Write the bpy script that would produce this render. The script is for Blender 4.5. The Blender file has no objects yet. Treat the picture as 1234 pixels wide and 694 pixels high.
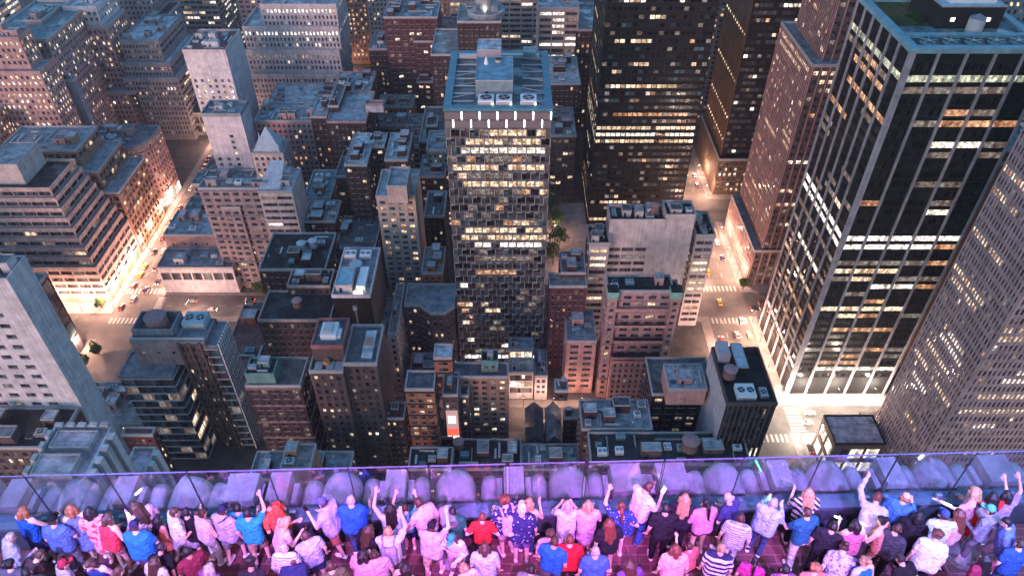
import bpy, bmesh, math, random
import numpy as np
from mathutils import Vector, Matrix
R = math.radians
SC = bpy.context.scene
COL = SC.collection
rnd = random.Random(11)
# ------------------------------------------------------------------ survey of the view
FPX = 885.0; PITCH = R(41); HC = 250.0
CT, ST = math.cos(PITCH), math.sin(PITCH)
def G(px, py, z):
    u = (px-617)/FPX; v = (py-347)/FPX
    t = (z-HC)/(-ST - v*CT)
    return u*t, (CT - v*ST)*t
def PROJ(x, y, z):
    d = y*CT-(z-HC)*ST
    return 617+FPX*x/d, 347-FPX*(y*ST+(z-HC)*CT)/d, d

# ------------------------------------------------------------------ materials
MATS = {}
def nt(name):
    m = bpy.data.materials.new(name); m.use_nodes = True
    n = m.node_tree.nodes; l = m.node_tree.links
    b = n['Principled BSDF']
    return m, n, l, b
def surf(name, col, rough=0.8, var=0.25, scale=0.35, streak=0.0, metal=0.0, col2=None, spec=0.3, fine=True):
    """a matt surface with broad patches, fine grain and (for walls) rain streaks"""
    if name in MATS: return MATS[name]
    m, n, l, b = nt(name)
    geo = n.new('ShaderNodeNewGeometry')
    n1 = n.new('ShaderNodeTexNoise'); n1.inputs['Scale'].default_value = scale; n1.inputs['Detail'].default_value = 6; n1.inputs['Roughness'].default_value = .65
    l.new(geo.outputs['Position'], n1.inputs['Vector'])
    r = n.new('ShaderNodeValToRGB')
    c = col; c2 = col2 or tuple(max(0, x*(1-var*1.6)) for x in c); c3 = tuple(min(1, x*(1+var)) for x in c)
    r.color_ramp.elements[0].position = .3; r.color_ramp.elements[0].color = (*c2, 1)
    r.color_ramp.elements[1].position = .72; r.color_ramp.elements[1].color = (*c3, 1)
    l.new(n1.outputs['Fac'], r.inputs['Fac'])
    out = r.outputs['Color']
    if streak:
        mp = n.new('ShaderNodeMapping'); mp.inputs['Scale'].default_value = (1.3, 1.3, .06)
        l.new(geo.outputs['Position'], mp.inputs['Vector'])
        n2 = n.new('ShaderNodeTexNoise'); n2.inputs['Scale'].default_value = 1.0; n2.inputs['Detail'].default_value = 4
        l.new(mp.outputs['Vector'], n2.inputs['Vector'])
        mr = n.new('ShaderNodeMapRange'); mr.inputs['From Min'].default_value = .35; mr.inputs['From Max'].default_value = .7
        mr.inputs['To Min'].default_value = 1-streak; mr.inputs['To Max'].default_value = 1.08
        l.new(n2.outputs['Fac'], mr.inputs['Value'])
        mx = n.new('ShaderNodeMix'); mx.data_type = 'RGBA'; mx.blend_type = 'MULTIPLY'; mx.inputs['Factor'].default_value = 1
        l.new(out, mx.inputs['A']); l.new(mr.outputs['Result'], mx.inputs['B']); out = mx.outputs['Result']
    l.new(out, b.inputs['Base Color'])
    b.inputs['Roughness'].default_value = rough; b.inputs['Metallic'].default_value = metal
    b.inputs['Specular IOR Level'].default_value = spec
    if fine:
        n3 = n.new('ShaderNodeTexNoise'); n3.inputs['Scale'].default_value = 9; n3.inputs['Detail'].default_value = 3
        l.new(geo.outputs['Position'], n3.inputs['Vector'])
        bp = n.new('ShaderNodeBump'); bp.inputs['Strength'].default_value = .15; bp.inputs['Distance'].default_value = .05
        l.new(n3.outputs['Fac'], bp.inputs['Height']); l.new(bp.outputs['Normal'], b.inputs['Normal'])
    MATS[name] = m
    return m
def plain(name, col, rough=.6, metal=0, spec=.4):
    if name in MATS: return MATS[name]
    m, n, l, b = nt(name)
    nz = n.new('ShaderNodeTexNoise'); nz.inputs['Scale'].default_value = 22
    g = n.new('ShaderNodeNewGeometry'); l.new(g.outputs['Position'], nz.inputs['Vector'])
    r = n.new('ShaderNodeValToRGB')
    r.color_ramp.elements[0].color = (*[x*.8 for x in col], 1); r.color_ramp.elements[1].color = (*[min(1, x*1.15) for x in col], 1)
    l.new(nz.outputs['Fac'], r.inputs['Fac']); l.new(r.outputs['Color'], b.inputs['Base Color'])
    b.inputs['Roughness'].default_value = rough; b.inputs['Metallic'].default_value = metal
    b.inputs['Specular IOR Level'].default_value = spec
    MATS[name] = m; return m
def emit(name, col, s):
    if name in MATS: return MATS[name]
    m, n, l, b = nt(name)
    b.inputs['Base Color'].default_value = (.02, .02, .02, 1)
    b.inputs['Emission Color'].default_value = (*col, 1); b.inputs['Emission Strength'].default_value = s
    MATS[name] = m; return m
def glass_dark(name, col, rough=.12, spec=.6):
    if name in MATS: return MATS[name]
    m, n, l, b = nt(name)
    g = n.new('ShaderNodeNewGeometry')
    nz = n.new('ShaderNodeTexNoise'); nz.inputs['Scale'].default_value = .9; nz.inputs['Detail'].default_value = 4
    l.new(g.outputs['Position'], nz.inputs['Vector'])
    oi = n.new('ShaderNodeObjectInfo')
    ad = n.new('ShaderNodeMath'); ad.operation = 'ADD'; l.new(g.outputs['Random Per Island'], ad.inputs[0]); l.new(oi.outputs['Random'], ad.inputs[1])
    fr = n.new('ShaderNodeMath'); fr.operation = 'FRACT'; l.new(ad.outputs[0], fr.inputs[0])
    mu = n.new('ShaderNodeMath'); mu.operation = 'MULTIPLY'; l.new(nz.outputs['Fac'], mu.inputs[0]); l.new(fr.outputs[0], mu.inputs[1])
    r = n.new('ShaderNodeValToRGB')
    r.color_ramp.elements[0].position = .12; r.color_ramp.elements[0].color = (*[x*.35 for x in col], 1)
    r.color_ramp.elements[1].position = .6; r.color_ramp.elements[1].color = (*[min(1, x*2.6) for x in col], 1)
    l.new(mu.outputs[0], r.inputs['Fac']); l.new(r.outputs['Color'], b.inputs['Base Color'])
    b.inputs['Roughness'].default_value = rough; b.inputs['Specular IOR Level'].default_value = spec
    MATS[name] = m; return m
def lit(name, ca, cb, s):
    """a lit room behind the pane: two lamp colours by window, furniture and ceiling lights as uneven patches"""
    if name in MATS: return MATS[name]
    m, n, l, b = nt(name)
    g = n.new('ShaderNodeNewGeometry'); oi = n.new('ShaderNodeObjectInfo')
    ad = n.new('ShaderNodeMath'); ad.operation = 'ADD'; l.new(g.outputs['Random Per Island'], ad.inputs[0]); l.new(oi.outputs['Random'], ad.inputs[1])
    fr = n.new('ShaderNodeMath'); fr.operation = 'FRACT'; l.new(ad.outputs[0], fr.inputs[0])
    mx = n.new('ShaderNodeMix'); mx.data_type = 'RGBA'; l.new(fr.outputs[0], mx.inputs['Factor'])
    mx.inputs['A'].default_value = (*ca, 1); mx.inputs['B'].default_value = (*cb, 1)
    nz = n.new('ShaderNodeTexNoise'); nz.inputs['Scale'].default_value = .95; nz.inputs['Detail'].default_value = 4; nz.inputs['Roughness'].default_value = .7
    l.new(g.outputs['Position'], nz.inputs['Vector'])
    mr = n.new('ShaderNodeMapRange'); mr.inputs['From Min'].default_value = .36; mr.inputs['From Max'].default_value = .62
    mr.inputs['To Min'].default_value = .1; mr.inputs['To Max'].default_value = 1.25
    l.new(nz.outputs['Fac'], mr.inputs['Value'])
    m2 = n.new('ShaderNodeMapRange'); m2.inputs['To Min'].default_value = .35; m2.inputs['To Max'].default_value = 1.25; l.new(fr.outputs[0], m2.inputs['Value'])
    mu = n.new('ShaderNodeMath'); mu.operation = 'MULTIPLY'; l.new(mr.outputs[0], mu.inputs[0]); l.new(m2.outputs[0], mu.inputs[1])
    mu2 = n.new('ShaderNodeMath'); mu2.operation = 'MULTIPLY'; mu2.inputs[1].default_value = s; l.new(mu.outputs[0], mu2.inputs[0])
    l.new(mx.outputs['Result'], b.inputs['Emission Color']); l.new(mu2.outputs[0], b.inputs['Emission Strength'])
    b.inputs['Base Color'].default_value = (.03, .03, .035, 1); b.inputs['Roughness'].default_value = .15
    m.cycles.emission_sampling = 'NONE'
    MATS[name] = m; return m

WALL = dict(
    rose=(.52, .37, .33), pixel=(.12, .11, .112), pink=(.46, .27, .25), beige=(.46, .37, .33), brick=(.115, .04, .042), darkbrick=(.06, .034, .036), brown=(.115, .078, .075),  # pink is deepened so the wall colour itself carries street glow
    white=(.55, .53, .56), grey=(.27, .25, .26), dark=(.018, .018, .021), blue=(.22, .26, .30), tan=(.34, .2, .14), cream=(.56, .47, .44),
    red=(.34, .13, .13), bronze=(.12, .085, .06), mauve=(.33, .25, .25), orange=(.33, .13, .07), black=(.009, .009, .01), teal=(.12, .26, .25), lime=(.5, .45, .46), stripe=(.40, .295, .31))
def wallmat(k): return surf('wall_'+k, WALL[k], .85, .22, .25, .22 if k not in ('dark', 'black') else .05)
ROOFC = dict(tar=(.13, .14, .15), slate=(.25, .275, .295), pale=(.50, .54, .56), white=(.66, .68, .69), black=(.026, .03, .033), red=(.22, .1, .095), teal=(.15, .24, .265), pinkish=(.62, .50, .55), lawn=(.06, .075, .02), felt=(.14, .125, .12), gravel=(.29, .265, .25), soot=(.05, .048, .05), zinc=(.3, .35, .38))  # pinkish is lightened so the roof colour carries pink deck light
def roofmat(k):
    nm = 'roof_'+k
    if nm in MATS: return MATS[nm]
    m = surf(nm, ROOFC[k], .88, .42, .3, 0); n = m.node_tree.nodes; l = m.node_tree.links; b = n['Principled BSDF']
    src = b.inputs['Base Color'].links[0].from_socket                  # roofing felt laid in strips, with wet patches
    g = n.new('ShaderNodeNewGeometry'); t = n.new('ShaderNodeTexBrick'); t.inputs['Scale'].default_value = 1; t.inputs['Brick Width'].default_value = 7; t.inputs['Row Height'].default_value = 1.15; t.inputs['Mortar Size'].default_value = .05
    t.inputs['Color1'].default_value = (1, 1, 1, 1); t.inputs['Color2'].default_value = (.74, .74, .75, 1); t.inputs['Mortar'].default_value = (.5, .5, .5, 1); l.new(g.outputs['Position'], t.inputs['Vector'])
    z = n.new('ShaderNodeTexNoise'); z.inputs['Scale'].default_value = .11; z.inputs['Detail'].default_value = 5; l.new(g.outputs['Position'], z.inputs['Vector'])
    r = n.new('ShaderNodeMapRange'); r.inputs['From Min'].default_value = .5; r.inputs['From Max'].default_value = .56; r.inputs['To Min'].default_value = .88; r.inputs['To Max'].default_value = .22; l.new(z.outputs['Fac'], r.inputs['Value']); l.new(r.outputs[0], b.inputs['Roughness'])
    x = n.new('ShaderNodeMix'); x.data_type = 'RGBA'; x.blend_type = 'MULTIPLY'; x.inputs['Factor'].default_value = .8; l.new(src, x.inputs['A']); l.new(t.outputs['Color'], x.inputs['B']); l.new(x.outputs['Result'], b.inputs['Base Color'])
    return m
COPE = surf('coping_stone', (.36, .35, .35), .8, .2, 1)
METAL = plain('galvanised_metal', (.42, .46, .48), .45, .4)
DARKMETAL = plain('dark_metal', (.035, .04, .045), .5, .3)
WHITEMETAL = plain('white_painted_metal', (.66, .7, .72), .5)
BLUEMETAL = plain('blue_painted_steel', (.16, .32, .38), .5)
WOOD = surf('tank_wood', (.27, .155, .14), .85, .25, 2.0, .2)
FRAME = plain('window_frame_dark', (.05, .047, .047), .5)
FRAMEW = plain('window_frame_pale', (.34, .32, .32), .5)
WM = dict(
    d=glass_dark('pane_dark', (.05, .05, .06)), k=glass_dark('pane_black', (.012, .012, .015), .2, .35), b=glass_dark('pane_blue', (.04, .075, .085)),
    w=lit('pane_warm', (1, .62, .33), (1, .78, .55), .40), n=lit('pane_white', (1, .82, .62), (1, .92, .82), .5),
    o=lit('pane_orange', (1, .40, .17), (1, .55, .3), .26), m=lit('pane_dim', (1, .6, .4), (.85, .78, .7), .085),
    l=lit('pane_full_white', (1, .9, .8), (1, .93, .86), .64), g=lit('pane_greenish', (.8, .9, .7), (.9, .85, .6), .25))

# ------------------------------------------------------------------ mesh builder
class MB:
    def __init__(s): s.v = []; s.f = []; s.m = []; s.mats = []
    def mi(s, mat):
        if mat not in s.mats: s.mats.append(mat)
        return s.mats.index(mat)
    def quad(s, a, b, c, d, mat):
        i = len(s.v); s.v += [a, b, c, d]; s.f.append((i, i+1, i+2, i+3)); s.m.append(s.mi(mat))
    def poly(s, pts, mat):
        i = len(s.v); s.v += list(pts); s.f.append(tuple(range(i, i+len(pts)))); s.m.append(s.mi(mat))
    def box(s, x0, x1, y0, y1, z0, z1, mat, bottom=True, top=None):
        i = len(s.v); s.v += [(x0, y0, z0), (x1, y0, z0), (x1, y1, z0), (x0, y1, z0), (x0, y0, z1), (x1, y0, z1), (x1, y1, z1), (x0, y1, z1)]
        k = s.mi(mat); t = s.mi(top) if top else k
        fs = [(0, 1, 5, 4), (1, 2, 6, 5), (2, 3, 7, 6), (3, 0, 4, 7), (4, 5, 6, 7)]; ks = [k, k, k, k, t]
        if bottom: fs.append((3, 2, 1, 0)); ks.append(k)
        s.f += [tuple(i+j for j in f) for f in fs]; s.m += ks
    def frustum(s, cx, cy, z0, z1, r0, r1, mat, n=16, cap=None, sx=1, sy=1, rot=0):
        i = len(s.v); k = s.mi(mat); kc = s.mi(cap) if cap else k
        for r, z in ((r0, z0), (r1, z1)):
            for j in range(n):
                a = 2*math.pi*j/n+rot; s.v.append((cx+r*sx*math.cos(a), cy+r*sy*math.sin(a), z))
        for j in range(n):
            jj = (j+1) % n; s.f.append((i+j, i+jj, i+n+jj, i+n+j)); s.m.append(k)
        s.f.append(tuple(i+n+j for j in range(n))); s.m.append(kc)
        s.f.append(tuple(i+n-1-j for j in range(n))); s.m.append(k)
    def tube(s, p0, p1, r0, r1, mat, n=6):
        p0 = Vector(p0); p1 = Vector(p1); d = (p1-p0)
        if d.length < 1e-6: return
        d.normalize(); a = d.orthogonal().normalized(); b = d.cross(a)
        i = len(s.v); k = s.mi(mat)
        for p, r in ((p0, r0), (p1, r1)):
            for j in range(n):
                t = 2*math.pi*j/n; s.v.append(tuple(p+a*(r*math.cos(t))+b*(r*math.sin(t))))
        for j in range(n):
            jj = (j+1) % n; s.f.append((i+j, i+jj, i+n+jj, i+n+j)); s.m.append(k)
        s.f.append(tuple(i+n+j for j in range(n))); s.m.append(k); s.f.append(tuple(i+n-1-j for j in range(n))); s.m.append(k)
    def mesh(s, name, off=(0, 0, 0), smooth=False):
        me = bpy.data.meshes.new(name)
        ox, oy, oz = off
        me.from_pydata([(x-ox, y-oy, z-oz) for x, y, z in s.v], [], s.f)
        for m in s.mats: me.materials.append(m)
        if s.m: me.polygons.foreach_set('material_index', s.m)
        if smooth: me.polygons.foreach_set('use_smooth', [True]*len(s.f))
        me.update(); return me
    def build(s, name, parent=None, off=(0, 0, 0), smooth=False):
        return link(name, s.mesh(name, off, smooth), parent)
def link(name, data, parent=None, loc=None, rz=0):
    o = bpy.data.objects.new(name, data); COL.objects.link(o)
    if parent: o.parent = parent
    if loc: o.location = loc
    if rz: o.rotation_euler = (0, 0, rz)
    return o
def tag(o, label=None, cat=None, group=None, kind=None):
    if label: o['label'] = label
    if cat: o['category'] = cat
    if group: o['group'] = group
    if kind: o['kind'] = kind
    return o
def empty(name, loc, rz=0):
    o = link(name, None, None, loc, rz); o.empty_display_size = .5; return o
def copy_tree(o, parent=None):
    c = o.copy(); COL.objects.link(c)
    if parent: c.parent = parent
    for ch in list(o.children): copy_tree(ch, c)
    return c
# ------------------------------------------------------------------ people
DZ = 250-11.5*1.22                                        # floor level of the deck
def skin(c): return plain('skin_%d' % int(c[0]*100), c, .55)
SKINS = [skin((.62, .40, .31)), skin((.55, .34, .25)), skin((.36, .2, .13)), skin((.2, .11, .075))]
def cloth(name, col, pat=None, col2=(.7, .7, .7), sc=14):
    name = 'cloth_'+name
    if name in MATS: return MATS[name]
    m, n, l, b = nt(name)
    tc = n.new('ShaderNodeTexCoord')
    nz = n.new('ShaderNodeTexNoise'); nz.inputs['Scale'].default_value = 9; nz.inputs['Detail'].default_value = 4; l.new(tc.outputs['Object'], nz.inputs['Vector'])
    r = n.new('ShaderNodeValToRGB'); r.color_ramp.elements[0].position = .3; r.color_ramp.elements[1].position = .75
    r.color_ramp.elements[0].color = (*[x*.6 for x in col], 1); r.color_ramp.elements[1].color = (*[min(1, x*.98) for x in col], 1)
    l.new(nz.outputs['Fac'], r.inputs['Fac']); out = r.outputs['Color']
    if pat:
        if pat == 'stripe':
            t = n.new('ShaderNodeTexWave'); t.wave_type = 'BANDS'; t.bands_direction = 'Z'; t.inputs['Scale'].default_value = sc*.35; t.inputs['Distortion'].default_value = .4; f = t.outputs['Fac']; lo, hi = .45, .55
        elif pat == 'zebra':
            t = n.new('ShaderNodeTexWave'); t.wave_type = 'BANDS'; t.bands_direction = 'DIAGONAL'; t.inputs['Scale'].default_value = 4; t.inputs['Distortion'].default_value = 3; f = t.outputs['Fac']; lo, hi = .45, .55
        elif pat == 'dot':
            t = n.new('ShaderNodeTexVoronoi'); t.inputs['Scale'].default_value = sc; f = t.outputs['Distance']; lo, hi = .24, .2
        else:
            t = n.new('ShaderNodeTexNoise'); t.inputs['Scale'].default_value = sc; f = t.outputs['Fac']; lo, hi = .54, .58
        l.new(tc.outputs['Object'], t.inputs['Vector'])
        mr = n.new('ShaderNodeMapRange'); mr.inputs['From Min'].default_value = lo; mr.inputs['From Max'].default_value = hi; l.new(f, mr.inputs['Value'])
        mx = n.new('ShaderNodeMix'); mx.data_type = 'RGBA'; l.new(mr.outputs[0], mx.inputs['Factor']); l.new(out, mx.inputs['A']); mx.inputs['B'].default_value = (*col2, 1); out = mx.outputs['Result']
    l.new(out, b.inputs['Base Color']); b.inputs['Roughness'].default_value = .9; b.inputs['Specular IOR Level'].default_value = .15
    w = n.new('ShaderNodeTexNoise'); w.inputs['Scale'].default_value = 7; w.inputs['Distortion'].default_value = 1.5; l.new(tc.outputs['Object'], w.inputs['Vector'])
    bp = n.new('ShaderNodeBump'); bp.inputs['Strength'].default_value = .9; bp.inputs['Distance'].default_value = .07; l.new(w.outputs['Fac'], bp.inputs['Height']); l.new(bp.outputs['Normal'], b.inputs['Normal'])
    MATS[name] = m; return m
HAIRC = dict(black=(.012, .01, .01), brown=(.06, .03, .018), red=(.13, .04, .022), blond=(.42, .25, .12), grey=(.36, .33, .33), white=(.62, .6, .6), orange=(.3, .12, .05))
def hairm(k):
    nm = 'hair_'+k
    if nm in MATS: return MATS[nm]
    c = HAIRC[k]; m, n, l, b = nt(nm)
    tc = n.new('ShaderNodeTexCoord'); t = n.new('ShaderNodeTexNoise'); t.inputs['Scale'].default_value = 30; t.inputs['Distortion'].default_value = 2
    mp = n.new('ShaderNodeMapping'); mp.inputs['Scale'].default_value = (1.2, 1.2, .25); l.new(tc.outputs['Object'], mp.inputs['Vector']); l.new(mp.outputs['Vector'], t.inputs['Vector'])
    r = n.new('ShaderNodeValToRGB'); r.color_ramp.elements[0].position = .35; r.color_ramp.elements[1].position = .7
    r.color_ramp.elements[0].color = (*[x*.45 for x in c], 1); r.color_ramp.elements[1].color = (*[min(1, x*1.5) for x in c], 1)
    l.new(t.outputs['Fac'], r.inputs['Fac']); l.new(r.outputs['Color'], b.inputs['Base Color']); b.inputs['Roughness'].default_value = .45
    bp = n.new('ShaderNodeBump'); bp.inputs['Strength'].default_value = .6; bp.inputs['Distance'].default_value = .02; l.new(t.outputs['Fac'], bp.inputs['Height']); l.new(bp.outputs['Normal'], b.inputs['Normal'])
    MATS[nm] = m; return m
def cap_mesh(parts, seg=10):
    """parts: (p0, p1, r0, r1[, flatten vector scale]) tapered capsules gathered into one raw mesh"""
    V = []; F = []
    for pt in parts:
        p0, p1, r0, r1 = Vector(pt[0]), Vector(pt[1]), pt[2], pt[3]
        d = p1-p0; L = d.length
        if L < 1e-5: d = Vector((0, 0, 1))
        else: d = d/L
        a = d.orthogonal().normalized(); b = d.cross(a)
        rings = []
        for k in (0, 1, 2): t = -math.pi/2+math.pi/2*(k+.35)/3; rings.append((p0+d*(r0*math.sin(t)), r0*math.cos(t)))
        rings.append((p0, r0)); rings.append((p1, r1))
        for k in (0, 1, 2): t = math.pi/2*(k+.65)/3; rings.append((p1+d*(r1*math.sin(t)), r1*math.cos(t)))
        i = len(V)
        for c, r in rings:
            for j in range(seg):
                t = 2*math.pi*j/seg; V.append(c+a*(r*math.cos(t))+b*(r*math.sin(t)))
        for k in range(len(rings)-1):
            for j in range(seg):
                jj = (j+1) % seg; F.append((i+k*seg+j, i+k*seg+jj, i+(k+1)*seg+jj, i+(k+1)*seg+j))
        F.append(tuple(i+seg-1-j for j in range(seg))); e = i+(len(rings)-1)*seg; F.append(tuple(e+j for j in range(seg)))
        if len(pt) > 4:
            cen, sc = Vector(pt[4]), pt[5]
            for q in range(i, len(V)): v = V[q]-cen; V[q] = cen+Vector((v.x*sc[0], v.y*sc[1], v.z*sc[2]))
    return V, F
JOBS = []      # (temporary object, final name, parent, material, extra geometry)
def job(name, parent, V, F, mat, vox, smooth=2, extra=None):
    me = bpy.data.meshes.new('raw'); me.from_pydata([tuple(v) for v in V], [], F); me.update()
    o = bpy.data.objects.new('raw', me); COL.objects.link(o)
    r = o.modifiers.new('r', 'REMESH'); r.mode = 'VOXEL'; r.voxel_size = vox
    s = o.modifiers.new('s', 'SMOOTH'); s.factor = .5; s.iterations = smooth
    JOBS.append((o, name, parent, mat, extra))
def flush_jobs():
    bpy.context.view_layer.update(); dg = bpy.context.evaluated_depsgraph_get()
    for o, name, parent, mat, extra in JOBS:
        ev = o.evaluated_get(dg); me = bpy.data.meshes.new_from_object(ev)
        if extra:
            bm = bmesh.new(); bm.from_mesh(me)
            V, F = extra; vs = [bm.verts.new(tuple(v)) for v in V]
            for f in F:
                try: bm.faces.new([vs[i] for i in f])
                except ValueError: pass
            bm.to_mesh(me); bm.free()
        me.materials.clear(); me.materials.append(mat)
        me.polygons.foreach_set('use_smooth', [True]*len(me.polygons)); me.name = name
        link(name, me, parent)
    for o, *_ in JOBS:
        m = o.data; bpy.data.objects.remove(o); bpy.data.meshes.remove(m)
    JOBS.clear()
ARMS = dict(   # elbow, wrist on the right side, x outward
    down=((.255, -.03, 1.13), (.265, .05, .89)), phone=((.25, .12, 1.17), (.11, .36, 1.38)), up=((.29, .10, 1.60), (.24, .22, 1.86)), rail=((.28, .12, 1.15), (.22, .40, 1.10)),
    hip=((.36, -.10, 1.16), (.20, .10, 1.00)), bent=((.27, .04, 1.13), (.13, .28, 1.10)), cross=((.27, .05, 1.13), (-.06, .20, 1.15)), head=((.38, .14, 1.52), (.13, .10, 1.62)), out=((.36, .2, 1.32), (.40, .48, 1.40)), face=((.27, .16, 1.22), (.08, .21, 1.50)))
PEOPLE = []
EYE = plain('eye_dark', (.02, .015, .012), .3); LIPS = plain('lips', (.4, .16, .14), .5)
def person(px, py, label, top=('white', (.7, .7, .7)), sleeve='short', legs='trousers', legc=('denim', (.05, .08, .16)), hair='brown', style='short', sk=0, rz=0, la='down', ra='down',
           lean=6, h=1.70, hat=None, shoe=(.6, .6, .6), walk=0, build=1.0, nod=12, turn=0, zoff=0):
    """px, py: where the top of the head shows in the survey view"""
    k = h/1.70
    x, y = G(px, py, DZ+h-.05+zoff)
    lr = R(lean); hy = math.sin(lr)*.65*k
    # place the feet so that the head comes to the surveyed point
    rzr = R(rz); x -= -math.sin(rzr)*hy; y -= math.cos(rzr)*hy
    root = empty('person', (x, y, DZ+zoff), rzr); root.scale = (k, k, k); tag(root, label, 'person', 'visitors on the viewing deck')
    hip = Vector((0, 0, .95)); Rl = Matrix.Rotation(-lr, 3, 'X')
    def U(p): return hip+Rl@(Vector(p)-hip)               # upper body leans about the hip
    skm = SKINS[sk]; b = build
    body = [(U((.08*b, 0, 1.0)), U((.085*b, .005, 1.34)), .10*b, .10*b), (U((-.08*b, 0, 1.0)), U((-.085*b, .005, 1.34)), .10*b, .10*b),
            (U((-.15, 0, 1.41)), U((.15, 0, 1.41)), .068, .068), (U((0, -.01, 1.38)), U((0, .012, 1.52)), .062, .052)]
    Rn = Matrix.Rotation(-R(nod), 3, 'X')@Matrix.Rotation(R(turn), 3, 'Z')
    hb = U((0, .015, 1.50))
    def Hd(p): return hb+Rl@(Rn@Vector(p))
    body += [(Hd((0, .005, .115)), Hd((0, -.008, .135)), .069, .077), (Hd((0, .03, .05)), Hd((0, .045, .055)), .06, .052), (Hd((0, .085, .09)), Hd((0, .108, .072)), .013, .016),
             (Hd((.074, -.005, .10)), Hd((.079, -.012, .075)), .016, .013), (Hd((-.074, -.005, .10)), Hd((-.079, -.012, .075)), .016, .013)]
    shirt = [(U((.08*b, -.012, .91)), U((.085*b, .005, 1.34)), .129*b, .12*b), (U((-.08*b, -.012, .91)), U((-.085*b, .005, 1.34)), .129*b, .12*b), (U((0, -.01, .92)), U((0, -.005, 1.3)), .128*b, .118*b), (U((0, .02*b, 1.0)), U((0, .01, 1.3)), .118*b, .115*b), (U((-.145, 0, 1.405)), U((.145, 0, 1.405)), .083, .083)]
    if sleeve == 'none': shirt = shirt[:3]+[(U((-.10, 0, 1.40)), U((.10, 0, 1.40)), .076, .076)]
    extra = ([], [])
    hands = {}
    for s, ap in ((-1, la), (1, ra)):
        E, Wp = ARMS[ap]; S = (.185, 0, 1.40)
        mir = lambda q: U((q[0]*s, q[1], q[2]))
        S, E, Wp = mir(S), mir(E), mir(Wp)
        # keep human bone lengths
        E = S+(E-S).normalized()*.285; Wp = E+(Wp-E).normalized()*.25
        body += [(S, E, .052, .040), (E, Wp, .040, .027)]
        if sleeve == 'short': shirt += [(S, S+(E-S)*.62, .074, .068)]
        elif sleeve == 'long': shirt += [(S, E, .07, .056), (E, E+(Wp-E)*.93, .056, .045)]
        d = (Wp-E).normalized(); c = Wp+d*.045; side = d.cross(Vector((0, 1, .3))).normalized(); up = side.cross(d)
        body.append((Wp+d*.01, Wp+d*.075, .03, .032, c, (1, 1, 1)))
        fp = []
        for q, (o, ln) in enumerate(((-.027, .062), (-.009, .072), (.009, .068), (.027, .052))):
            r0 = Wp+d*.075+side*o; m1 = r0+d*ln*.55+up*.006; e1 = m1+d*ln*.4+up*.022
            fp += [(r0, m1, .0095, .0088), (m1, e1, .0088, .007)]
        t0 = Wp+d*.03+side*(.03*s); fp += [(t0, t0+side*(.03*s)+d*.035, .0115, .010), (t0+side*(.03*s)+d*.035, t0+side*(.034*s)+d*.065+up*.012, .010, .008)]
        V, F = cap_mesh(fp, 6); i = len(extra[0]); extra[0].extend(V); extra[1].extend([tuple(a+i for a in f) for f in F])
        hands[s] = Wp+d*.10
    pants = [((-.085*b, 0, .93), (.085*b, 0, .93), .112*b, .112*b), ((-.05, -.022, .86), (.05, -.022, .86), .105*b, .105*b)]
    for s in (-1, 1):
        wk = walk*s
        Hp = Vector((.088*s, 0, .90)); Kn = Vector((.10*s, .03+wk*.16, .50)); An = Vector((.105*s, -.02+wk*.2-abs(walk)*.03, .085+max(0, -wk)*.05))
        body += [(Hp, Kn, .078*b, .052), (Kn, An, .052, .036), (An+Vector((0, -.02, -.03)), An+Vector((.01*s, .15, -.055)), .035, .028)]
        if legs == 'trousers': pants += [(Hp, Kn, .098*b, .074), (Kn, An+Vector((0, 0, .02)), .073, .06)]
        elif legs == 'shorts': pants += [(Hp, Hp+(Kn-Hp)*.88, .10*b, .088)]
        elif legs in ('short shorts', 'skirt', 'dress'): pants += [(Hp, Hp+(Kn-Hp)*.4, .10*b, .092)]
        sv, sf = cap_mesh([(An+Vector((0, -.035, -.035)), An+Vector((.01*s, .15, -.045)), .045, .042)], 10)
        for q in range(len(sv)): sv[q].z = max(sv[q].z, .0) if sv[q].z < .02 else sv[q].z
        me = bpy.data.meshes.new('shoe'); me.from_pydata([tuple(v) for v in sv], [], sf); me.polygons.foreach_set('use_smooth', [True]*len(sf)); me.materials.append(plain('shoe_%d_%d_%d' % tuple(int(c*99) for c in shoe), shoe, .6)); link('shoe', me, root)
    V, F = cap_mesh(body, 10); job('body', root, V, F, skm, .0135, 3, extra)
    tm = cloth(*top); lm = cloth(*legc)
    if legs == 'dress':
        shirt += [(U((0, 0, 1.0)), (0, .02, .62), .15*b, .24*b)]
    V, F = cap_mesh(shirt, 12); job('dress' if legs == 'dress' else 'shirt', root, V, F, tm, .017, 4)
    if legs == 'skirt': pants = [((0, 0, .97), (0, .01, .60), .145*b, .21*b)]
    if legs != 'dress':
        V, F = cap_mesh(pants, 12); job({'trousers': 'trousers', 'shorts': 'shorts', 'short shorts': 'shorts', 'skirt': 'skirt'}[legs], root, V, F, lm, .017, 3)
    # hair
    hp = []
    if style != 'bald':
        hp += [(Hd((0, -.012, .142)), Hd((0, -.030, .115)), .077, .074), (Hd((.035, -.03, .085)), Hd((-.035, -.03, .085)), .052, .052)]
        if not hat: hp += [(Hd((0, .022, .165)), Hd((0, -.02, .168)), .05, .056)]
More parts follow.
